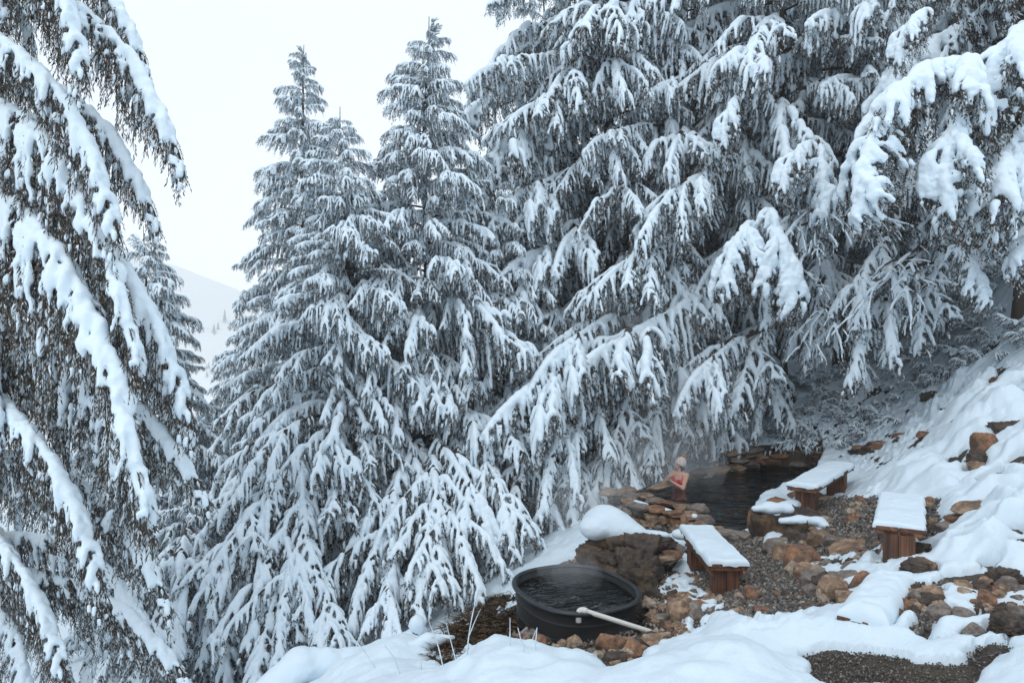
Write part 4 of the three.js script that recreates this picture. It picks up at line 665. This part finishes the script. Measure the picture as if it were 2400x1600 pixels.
function snowSlab(parent, w, l, h, pos, seed, edge = 0.045) {
  const nx = 44, nz = 110, pos_ = [], idx = [];
  for (let j = 0; j <= nz; j++) for (let i = 0; i <= nx; i++) {
    const u = i / nx * 2 - 1, v = j / nz * 2 - 1, su = Math.sign(u) * (1 - Math.pow(1 - Math.abs(u), 1.7)), sv = Math.sign(v) * (1 - Math.pow(1 - Math.abs(v), 2.2));
    const x = su * (w / 2), z = sv * (l / 2), d = Math.min(w / 2 - Math.abs(x), l / 2 - Math.abs(z)), e = clamp(d / edge, 0, 1), k = Math.sqrt(1 - (1 - e) ** 2);
    const wob = 0.022 * noise3(x * 7, seed, z * 7) * (1 - 0.6 * e);
    pos_.push(x * (1 + wob) + wob * 0.5, h * k * (1 + 0.3 * noise3(x * 4, seed, z * 3) + 0.12 * noise3(x * 13, seed, z * 13)) - 0.006 + (e < 0.01 ? -0.012 - 0.03 * Math.max(0, noise3(x * 11, seed, z * 11)) : 0), z + wob);
  }
  for (let j = 0; j < nz; j++) for (let i = 0; i < nx; i++) { const a = j * (nx + 1) + i, b = a + 1, c = a + nx + 1, d = c + 1; idx.push(a, c, b, b, c, d); }
  const g = new THREE.BufferGeometry(); g.setAttribute('position', new THREE.Float32BufferAttribute(pos_, 3)); g.setIndex(idx); g.computeVertexNormals();
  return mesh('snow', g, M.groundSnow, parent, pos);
}
function bench(label, near, far, w, legH, o = {}) {           // near, far: middles of the two ends of the seat top
  const l = near.distanceTo(far), t = thing('bench', label, 'bench', near.clone().add(far).multiplyScalar(0.5).toArray(), 'snowy plank benches around the pool'), top = 0.042, pw = w / 2 - 0.004;
  t.rotation.set(0, Math.atan2(near.x - far.x, near.z - far.z), 0, 'YXZ'); t.rotation.x = -Math.atan2(near.y - far.y, Math.hypot(near.x - far.x, near.z - far.z));
  for (const s of [-1, 1]) board('plank', t, pw, top, l, [s * (pw / 2 + 0.004), -top / 2, wr.in(-0.008, 0.008)]);
  for (const s of [-1, 1]) board('apron', t, 0.038, o.apron ?? 0.13, l - 0.1, [s * (w / 2 - 0.07), -top - (o.apron ?? 0.13) / 2 - 0.001, 0]);
  for (const s of [-1, 1]) {
    const leg = new THREE.Group(); leg.name = 'leg'; leg.position.set(0, -top - 0.002, s * (l / 2 - (o.inset ?? 0.2))); t.add(leg);
    const lw = (w - 0.19) / 2; for (const k of [-1, 1]) board('board', leg, lw, legH, 0.24, [k * (lw / 2 + 0.002), -legH / 2, 0], undefined, 'y');
    board('cleat', t, w - 0.03, 0.045, 0.05, [0, -top - 0.024, s * (l / 2 - 0.035)], undefined, 'y');
  }
  snowSlab(t, w + 0.012, l + 0.012, o.snow ?? 0.06, [0, 0, 0], o.seed ?? 1, o.edge);
  return t;
}
const mid = (a, b) => a.clone().add(b).multiplyScalar(0.5);
bench('nearest snow-topped wooden bench, pointing at the viewer on the gravel right of the tub', mid(at(1628, 1296, 8.5), at(1719, 1296, 8.5)), mid(at(1560, 1211, 10.2), at(1639, 1211, 10.2)), 0.5, 0.5, { seed: 3 });
bench('snow-topped bench set crosswise on the bank at the right end of the pool', mid(at(1807, 1112, 11.33), at(1878, 1122, 10.99)), mid(at(1897, 1060, 13.49), at(1968, 1073, 12.87)), 0.5, 0.55, { seed: 7, inset: 0.3, apron: 0.06 });
bench('snow-topped bench seen end-on between the upper gravel and the right bank', mid(at(2013, 1205, 7.45), at(2118, 1219, 7.4)), mid(at(2026, 1138, 8.95), at(2119, 1144, 8.9)), 0.5, 0.45, { seed: 11, inset: 0.13, apron: 0.05 });
{ // low plank bench, deep in snow
  const nearC = mid(at(1925, 1436, 6.0), at(2035, 1444, 6.0)), farC = mid(at(2010, 1334, 7.1), at(2108, 1342, 7.1)); nearC.y += 0.05; farC.y += 0.05;
  bench('low plank bench almost buried in smooth snow in the right foreground', nearC, farC, 0.42, 0.4, { seed: 15, snow: 0.12, edge: 0.13, apron: 0.08 });
}
// ---------------------------------------------------------------- small things of the foreground
{
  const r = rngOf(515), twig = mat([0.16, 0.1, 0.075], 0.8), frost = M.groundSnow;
  const stemAt = (px0, py0, px1, py1, d, label, bend, forks = []) => {
    const a = at(px0, py0, d), b = at(px1, py1, d + r.in(-0.1, 0.1)), t = thing('dry_stem', label, 'dry stem', a.toArray()), curve = (s) => b.clone().sub(a).multiplyScalar(s).add(V(bend * Math.sin(s * PI), 0, 0.02 * Math.sin(s * 7)));
    const pts = [], n = 12; for (let i = 0; i <= n; i++) pts.push(curve(i / n));
    mesh('stem', tubeGeo(pts, pts.map((_, i) => 0.0065 * (1.1 - 0.8 * i / n)), 6), twig, t);
    const wh = pts.slice(2).map((p) => p.clone().add(V(-0.003, 0.003, 0.003))); mesh('frost', tubeGeo(wh, wh.map((_, i) => 0.0062 * (1.15 - 0.7 * i / n) * (0.75 + 0.5 * r())), 6), frost, t);
    for (const [s, dx, dy] of forks) { const p = curve(s), q = p.clone().add(V(dx * d / F, -dy * d / F, 0)); mesh('twig', tubeGeo([p, p.clone().lerp(q, 0.5).add(V(0, 0.01, 0)), q], [0.005, 0.004, 0.002], 5), frost, t); }
  };
  stemAt(1072, 1590, 1100, 1352, 6.3, 'frosted dry stem rising left of the tub, tallest of its group', -0.04, [[0.55, 26, -60]]);
  stemAt(1150, 1590, 1172, 1418, 6.0, 'frosted dry stem just left of the tub with a kink', 0.03);
  stemAt(1218, 1590, 1190, 1440, 5.8, 'left of two forked frosty stems in front of the tub', 0.01, [[0.5, 26, -70]]);
  stemAt(1208, 1590, 1234, 1440, 5.9, 'right of two forked frosty stems in front of the tub', 0.02);
  stemAt(1220, 1580, 1275, 1512, 5.8, 'short slanting frosty stem below the tub', 0.02);
  stemAt(885, 1575, 775, 1432, 6.9, 'bent reddish stem leaning left over the snowy log', 0.05, [[0.6, -30, -20]]);
  stemAt(1028, 1580, 985, 1424, 6.6, 'thin reddish stem left of the tallest frosted stem', 0.02);
  stemAt(1066, 1560, 1026, 1430, 6.8, 'thin brown stem against the grassy bank', -0.02);
  stemAt(930, 1580, 884, 1480, 6.5, 'thin grey stem rising over the white mound left of centre', 0.02);
  stemAt(964, 1580, 968, 1520, 6.3, 'short dark stem standing in the white mound', 0.0);
  const stick = thing('stick', 'pale stick leaning in the ground at the left foot of the tub', 'stick', at(1172, 1478, 8.0).toArray()); mesh('wood', tubeGeo([at(1128, 1512, 7.9), at(1172, 1478, 8.0), at(1212, 1442, 8.1)].map((p) => p.sub(stick.position)), [0.03, 0.027, 0.022], 9), mat([0.3, 0.28, 0.27], 0.8), stick);
  // fallen log under snow
  const log = thing('fallen_log', 'fallen log under a rounded ridge of snow at the bottom left of the bank', 'log', at(700, 1530, 8.0).toArray()), lp = [[610, 1590, 7.6], [690, 1530, 7.9], [800, 1516, 8.1], [900, 1490, 8.4], [975, 1455, 8.7]].map((a) => at(...a)), LL = (p) => p.clone().sub(log.position);
  mesh('trunk', paint(tubeGeo(lp.map((p) => LL(p).add(V(0, -0.1, 0))), [0.16, 0.15, 0.13, 0.11, 0.08], 12), barkColor), M.bark, log);
  cushion(log, [[600, 1596, 7.6, 0.17], [690, 1530, 7.9, 0.2], [760, 1524, 8.0, 0.16], [800, 1516, 8.1, 0.17], [900, 1490, 8.4, 0.13], [965, 1452, 8.7, 0.1]], 0.9, [0.04, 5, 0.01, 18]);
  const log2 = thing('snowy_branch', 'snow-covered branch lying below the dead grass left of the tub', 'branch', at(900, 1500, 7.6).toArray()); mesh('wood', tubeGeo([[830, 1545, 7.4], [900, 1502, 7.6], [985, 1480, 7.8], [1040, 1470, 7.9]].map((a) => at(...a).sub(log2.position)), [0.05, 0.05, 0.04, 0.02], 8), M.twig = mat([0.09, 0.06, 0.045], 0.9), log2); cushion(log2, [[830, 1538, 7.4, 0.09], [900, 1494, 7.6, 0.08], [985, 1472, 7.8, 0.07], [1040, 1464, 7.9, 0.03]], 0.9);
  const post = thing('stump', 'small stump wearing a round ball of snow at the edge of the bank', 'stump', at(956, 1455, 8.6).toArray()); mesh('wood', tubeGeo([V(0, -0.25, 0), V(0, 0.05, 0), V(0.01, 0.12, 0)], [0.1, 0.08, 0.06], 9), M.twig, post); cushion(post, [[958, 1428, 8.6, 0.085], [956, 1434, 8.6, 0.08], [960, 1446, 8.6, 0.07]], 1); 
}
{ // dead grass, undergrowth
  const r = rngOf(616), blade = new THREE.BufferGeometry(); blade.setAttribute('position', new THREE.Float32BufferAttribute([-0.009, 0, 0, 0.009, 0, 0, 0.011, 0.6, 0.1, -0.003, 0.6, 0.1, 0.01, 1, 0.45], 3)); blade.setIndex([0, 1, 2, 0, 2, 3, 3, 2, 4]); blade.computeVertexNormals();
  const list = [], q = new THREE.Quaternion(), e = new THREE.Euler();
  for (const [poly, n, lo, hi] of [[BARE[9][0], 9000, 0.08, 0.28], [BARE[10][0], 300, 0.08, 0.2], [BARE[8][0], 1500, 0.04, 0.12]]) { let k = 0, guard = 0; const b = [Math.min(...poly.map((p) => p[0])), Math.max(...poly.map((p) => p[0])), Math.min(...poly.map((p) => p[1])), Math.max(...poly.map((p) => p[1]))]; while (k < n && guard++ < n * 20) { const x = r.in(b[0], b[1]), z = r.in(b[2], b[3]); if (polyDist(poly, x, z) < -0.05 || fbm(x * 2, 2, z * 2, 2) < -0.2) continue; k++; const s = r.in(lo, hi); q.setFromEuler(e.set(r.in(0.3, 1.35), r.in(-1.5, 1.2), r.in(-0.7, 0.7), 'YXZ')); list.push(new THREE.Matrix4().compose(V(x, landY(x, z) - 0.01, z), q, V(r.in(0.8, 2), s, s))); } }
  const c = new THREE.Color(); scatter('dead_grass', blade, mat([1, 1, 1], 0.85, { side: THREE.DoubleSide }), list, () => { const k = r.in(0.4, 1.4), f = r(); return f < 0.6 ? c.setRGB(0.15 * k, 0.085 * k, 0.04 * k) : c.setRGB(0.075 * k, 0.055 * k, 0.03 * k); });
  // snow-bent undergrowth on the slope behind the pool
  const spots = [], poly = onLand([[1640, 1040], [1760, 960], [1900, 840], [2100, 700], [2352, 600], [2450, 640], [2450, 800], [2352, 800], [2200, 860], [2110, 910], [2070, 990], [1960, 1018], [1850, 1040], [1740, 1030]]), bx = [Math.min(...poly.map((p) => p[0])), Math.max(...poly.map((p) => p[0])), Math.min(...poly.map((p) => p[1])), Math.max(...poly.map((p) => p[1]))]; let guard = 0;
  while (spots.length < 900 && guard++ < 60000) { const x = r.in(bx[0], bx[1]), z = r.in(bx[2], bx[3]); if (polyDist(poly, x, z) < 0 || x > 17) continue; const n = fbm(x * 0.5, 6, z * 0.5, 3); if (n < -0.1 && r() < 0.8) continue; q.setFromEuler(e.set(r.in(-0.4, 0.4), r.in(0, 6.3), r.in(0.1, 1.1), 'YZX')); const s = r.in(0.2, 0.6); spots.push(new THREE.Matrix4().compose(V(x, landY(x, z) - 0.03, z), q, V(s, s, s))); }
  BOUGH.top.slice(0, 3).forEach((b, i) => { const own = spots.filter((_, k) => k % 3 === i); scatter('undergrowth', b.geometry, M.bough, own); scatter('undergrowth_snow', b.children[0].geometry, M.snow, own); });
}

{ // thin steam over the warm water
  const r = rngOf(717), list = [], q = new THREE.Quaternion();
  for (const [px0, py0, px1, py1, d0, d1, n] of [[1440, 1010, 1640, 1130, 14.6, 16.8, 9], [1270, 1120, 1440, 1270, 12.8, 14, 8], [1200, 1280, 1340, 1330, 8.8, 9.6, 3], [1400, 700, 1700, 1000, 15.2, 17.5, 12]]) for (let i = 0; i < n; i++) { const p = at(r.in(px0, px1), r.in(py0, py1), r.in(d0, d1)), s = r.in(0.45, 1.0) * (d0 < 10 ? 0.5 : 1); list.push(new THREE.Matrix4().compose(p, q, V(s * r.in(0.8, 1.4), s * r.in(0.7, 1.2), s))); }
  const g = new THREE.IcosahedronGeometry(1, 3), m = scatter('steam', g, new THREE.MeshStandardMaterial({ color: new THREE.Color().setRGB(0.9, 0.93, 0.95), roughness: 1, transparent: true, opacity: 0.022, depthWrite: false }), list); m.castShadow = false;
}
// ---------------------------------------------------------------- the bather
{
  const O = level(1565, 1120, 0), who = thing('person', 'person in red swimsuit and pale bobble hat, waist-deep in the pool at its stone edge', 'person', O.toArray());
  const f = V(-0.65, 0, 0.76), l = V(0.76, 0, 0.65);           // where the chest faces, and its left side
  const T = (x, y, z) => V(-0.02, y, 0).addScaledVector(l, x).addScaledVector(f, z);
  const cap = (a, b, ra, rb) => [a.x, a.y, a.z, b.x, b.y, b.z, ra, rb];
  const torso = [cap(T(-0.1, 0.27, -0.01), T(0.1, 0.27, -0.01), 0.075, 0.075), cap(T(-0.075, 0.18, 0.0), T(0.075, 0.18, 0.0), 0.09, 0.09), cap(T(-0.05, 0.04, 0), T(0.05, 0.04, 0), 0.082, 0.082), cap(T(-0.07, -0.12, -0.01), T(0.07, -0.12, -0.01), 0.095, 0.095), cap(T(-0.085, -0.22, -0.02), T(0.085, -0.22, -0.02), 0.095, 0.095), cap(T(0, 0.25, 0), T(0, -0.15, 0), 0.08, 0.08),
    cap(T(-0.07, 0.165, 0.075), T(-0.07, 0.16, 0.08), 0.055, 0.05), cap(T(0.07, 0.165, 0.075), T(0.07, 0.16, 0.08), 0.055, 0.05)];
  const shL = V(0.105, 0.3, 0.1), elL = V(-0.01, 0.03, 0.2), wrL = V(-0.225, 0.155, 0.115), shR = V(-0.145, 0.32, -0.1), elR = V(-0.33, 0.1, -0.13), wrR = V(-0.255, 0.215, 0.04), hdL = V(-0.295, 0.195, 0.085), hdR = V(-0.285, 0.25, 0.075);
  const limbs = [cap(shL, elL, 0.047, 0.036), cap(elL, wrL, 0.037, 0.024), cap(shR, elR, 0.047, 0.036), cap(elR, wrR, 0.037, 0.024), cap(T(0, 0.3, -0.015), V(-0.035, 0.44, 0), 0.052, 0.05), cap(T(-0.1, 0.3, -0.01), T(0, 0.345, -0.01), 0.045, 0.05), cap(T(0.1, 0.3, -0.01), T(0, 0.345, -0.01), 0.045, 0.05),
    cap(T(-0.09, -0.24, -0.02), T(-0.1, -0.55, 0.1), 0.085, 0.055), cap(T(0.09, -0.24, -0.02), T(0.1, -0.55, 0.1), 0.085, 0.055), cap(T(-0.1, -0.55, 0.1), T(-0.1, -0.82, -0.02), 0.055, 0.036), cap(T(0.1, -0.55, 0.1), T(0.1, -0.82, -0.02), 0.055, 0.036), cap(T(-0.1, -0.83, -0.03), T(-0.11, -0.84, 0.12), 0.036, 0.028), cap(T(0.1, -0.83, -0.03), T(0.11, -0.84, 0.12), 0.036, 0.028)];
  const skin = (x, y, z) => { const n = 1 + 0.05 * noise3(x * 20, y * 20, z * 20); return [0.58 * n, 0.335 * n, 0.235 * n]; };
  const body = paint(blobMesh([...torso, ...limbs], 0.012, 0.012), skin);
  // hands: palm, four fingers, thumb
  const hand = (w, h, up, side) => {
    const d = h.clone().sub(w).normalize(), s = side.clone().addScaledVector(d, -side.dot(d)).normalize(), n = up.clone().addScaledVector(d, -up.dot(d)).normalize(), P = (a, b, c) => w.clone().addScaledVector(d, a).addScaledVector(s, b).addScaledVector(n, c), c = [cap(P(0, 0, 0), P(0.03, 0, 0), 0.022, 0.022)];
    for (let i = 0; i < 4; i++) { const b = (i - 1.5) * 0.018, L = [0.068, 0.078, 0.073, 0.056][i]; c.push(cap(P(0.025, b * 0.8, 0), P(0.075, b, 0.003), 0.013, 0.011), cap(P(0.075, b, 0.003), P(0.075 + L * 0.5, b * 1.15, -0.004), 0.0095, 0.009), cap(P(0.075 + L * 0.5, b * 1.15, -0.004), P(0.072 + L * 0.9, b * 1.15, -0.022), 0.009, 0.0078)); }
    c.push(cap(P(0.02, -0.024, -0.004), P(0.05, -0.045, -0.012), 0.013, 0.011), cap(P(0.05, -0.045, -0.012), P(0.085, -0.046, -0.02), 0.0105, 0.0085));
    return paint(blobMesh(c, 0.0035, 0.0025), skin);
  };
  const hands = [hand(wrL, hdL, V(0, 1, 0.3), V(0.2, 0, 1)), hand(wrR, hdR, V(0, 1, 0.3), V(-0.2, 0, -1))];
  // head, turned to look out to the left
  const C = V(-0.03, 0.535, 0.005), hf = V(-0.99, 0.06, 0.12).normalize(), hl = V(0.12, 0, 0.99).normalize(), hu = hl.clone().cross(hf).negate().normalize(); if (hu.y < 0) hu.negate();
  const H = (a, b, c) => C.clone().addScaledVector(hf, a).addScaledVector(hu, b).addScaledVector(hl, c);
  const hc = [cap(H(-0.012, 0.03, 0), H(-0.02, 0.03, 0), 0.086, 0.086), cap(H(0.03, -0.01, 0), H(0.035, -0.045, 0), 0.064, 0.05), cap(H(0.02, -0.07, -0.03), H(0.062, -0.085, 0), 0.026, 0.024), cap(H(0.02, -0.07, 0.03), H(0.062, -0.085, 0), 0.026, 0.024), cap(H(0.074, -0.09, 0), H(0.078, -0.088, 0), 0.017, 0.017), cap(H(0.09, 0.012, 0), H(0.112, -0.026, 0), 0.0085, 0.0115), cap(H(0.1, -0.032, -0.012), H(0.1, -0.032, 0.012), 0.009, 0.009), cap(H(0.089, -0.052, -0.014), H(0.089, -0.052, 0.014), 0.0095, 0.0095), cap(H(0.086, -0.062, -0.011), H(0.086, -0.062, 0.011), 0.0095, 0.0095)];
  for (const s of [-1, 1]) hc.push(cap(H(0.074, 0.02, s * 0.045), H(0.086, 0.022, s * 0.015), 0.012, 0.012), cap(H(0.07, -0.002, s * 0.032), H(0.072, -0.002, s * 0.032), 0.015, 0.015), cap(H(0.05, -0.03, s * 0.042), H(0.045, -0.04, s * 0.044), 0.026, 0.024), cap(H(-0.012, 0.005, s * 0.082), H(-0.006, -0.03, s * 0.078), 0.014, 0.01));
  hc.push(cap(H(-0.03, -0.05, 0), V(-0.035, 0.42, 0), 0.048, 0.046));
  const head = paint(blobMesh(hc, 0.0045, 0.005), (x, y, z) => {
    const q = V(x, y, z).sub(C), a = q.dot(hf), b = q.dot(hu), c = Math.abs(q.dot(hl));
    if (a > 0.078 && b < -0.046 && b > -0.069 && c < 0.02) return [0.42, 0.1, 0.09];
    if (a > 0.07 && Math.abs(b) < 0.0075 && Math.abs(c - 0.032) < 0.013) return [0.03, 0.02, 0.018];
    if (a > 0.066 && Math.abs(b - 0.024) < 0.005 && c > 0.014 && c < 0.05) return [0.07, 0.04, 0.03];
    const warm = a > 0.04 && b < -0.01 && b > -0.05 && c > 0.02 ? 1.12 : 1; return [0.58 * warm, 0.33, 0.235];
  });
  for (const g of [body, head, ...hands]) for (const k of Object.keys(g.attributes)) if (!['position', 'normal', 'color'].includes(k)) g.deleteAttribute(k);
  mesh('body', mergeGeometries([body, head, ...hands]), mat([1, 1, 1], 0.6, { vertexColors: true }), who);
  const q = V(0, 0, 0), suit = blobMesh(torso.map((c) => [...c.slice(0, 6), c[6] + 0.006, c[7] + 0.006]), 0.011, 0.012, [0, 1, 0, 1], 1, (d, x, y, z) => {
    q.set(x + 0.02, 0, z); const a = q.dot(l), b = q.dot(f), neck = b > 0 ? 0.2 + 0.55 * Math.max(0, Math.abs(a) - 0.035) : 0.12 + 0.4 * Math.abs(a), hip = -0.3 + 0.9 * Math.max(0, Math.abs(a) - 0.03);
    return Math.max(d, y - neck, hip - y, Math.abs(a) - 0.145);
  });
  const red = mat([0.6, 0.03, 0.04], 0.6), suitMesh = mesh('swimsuit', suit, red, who);
  for (const s of [-1, 1]) mesh('strap', tubeGeo([T(s * 0.085, 0.215, 0.085), T(s * 0.083, 0.27, 0.07), T(s * 0.08, 0.335, 0.03), T(s * 0.076, 0.35, -0.02), T(s * 0.07, 0.28, -0.085), T(s * 0.06, 0.16, -0.1)], [0.011, 0.011, 0.011, 0.011, 0.011, 0.011], 8), red, suitMesh);
  const hair = blobMesh([cap(H(-0.05, 0.02, -0.05), H(-0.05, -0.1, -0.045), 0.045, 0.03), cap(H(-0.05, 0.02, 0.05), H(-0.045, -0.1, 0.05), 0.045, 0.032), cap(H(-0.085, 0.0, 0), H(-0.075, -0.12, 0), 0.04, 0.036), cap(H(0.0, 0.03, 0.078), H(0.004, -0.075, 0.07), 0.02, 0.014), cap(H(-0.02, 0.02, 0.08), H(-0.03, -0.13, 0.06), 0.024, 0.022), cap(H(-0.04, -0.06, 0.06), H(-0.03, -0.16, 0.05), 0.03, 0.014), cap(H(0.0, 0.03, -0.078), H(0.004, -0.075, -0.07), 0.02, 0.014)], 0.006, 0.008, [0.006, 40, 0.003, 110]);
  mesh('hair', hair, mat([0.022, 0.015, 0.012], 0.55), who);
  // ribbed hat with a bobble
  const up = hu.clone().addScaledVector(hf, -0.5).normalize(), side = hl.clone(), fr = side.clone().cross(up).normalize(), hp = [], hi = [], seg = 120, rows = 22, HC = H(-0.024, 0.024, 0), KH = 1.13;
  for (let i = 0; i <= rows; i++) for (let j = 0; j < seg; j++) {
    const a = j / seg * 2 * PI, t = i / rows, el = lerp(-0.2, PI / 2, Math.max(0, (i - 4) / (rows - 4))), brim = i <= 7 ? 1.07 + (i === 0 || i === 7 ? -0.05 : 0) : 1, rib = 1 + 0.018 * Math.cos(a * 30) * Math.min(1, (1 - t) * 4), rad = 0.1 * Math.cos(el) * brim * rib, y = i < 4 ? -0.022 - 0.01 * (4 - i) * 0.9 : 0.112 * Math.sin(el);
    const p = HC.clone().addScaledVector(up, y * KH).addScaledVector(fr, Math.cos(a) * rad * KH).addScaledVector(side, Math.sin(a) * rad * KH * 0.97); hp.push(p.x, p.y, p.z);
  }
  for (let i = 0; i < rows; i++) for (let j = 0; j < seg; j++) { const a = i * seg + j, b = i * seg + (j + 1) % seg; hi.push(a, a + seg, b, b, a + seg, b + seg); }
  const hg = new THREE.BufferGeometry(); hg.setAttribute('position', new THREE.Float32BufferAttribute(hp, 3)); hg.setIndex(hi); hg.computeVertexNormals();
  const hat = mesh('hat', hg, mat([0.6, 0.49, 0.46], 0.95, { side: THREE.DoubleSide }), who);
  const pg = mergeVertices((() => { const g = new THREE.IcosahedronGeometry(0.05, 9); g.deleteAttribute('uv'); g.deleteAttribute('normal'); return g; })()), pp = pg.attributes.position; for (let i = 0; i < pp.count; i++) { const k = 1 + 0.22 * hashAt(i, 3, 5); pp.setXYZ(i, pp.getX(i) * k, pp.getY(i) * k, pp.getZ(i) * k); } pg.computeVertexNormals();
  const bob = mesh('bobble', pg, mat([0.36, 0.17, 0.085], 0.95), hat); bob.position.copy(HC).addScaledVector(up, 0.155);
}
renderer.render(scene, camera);
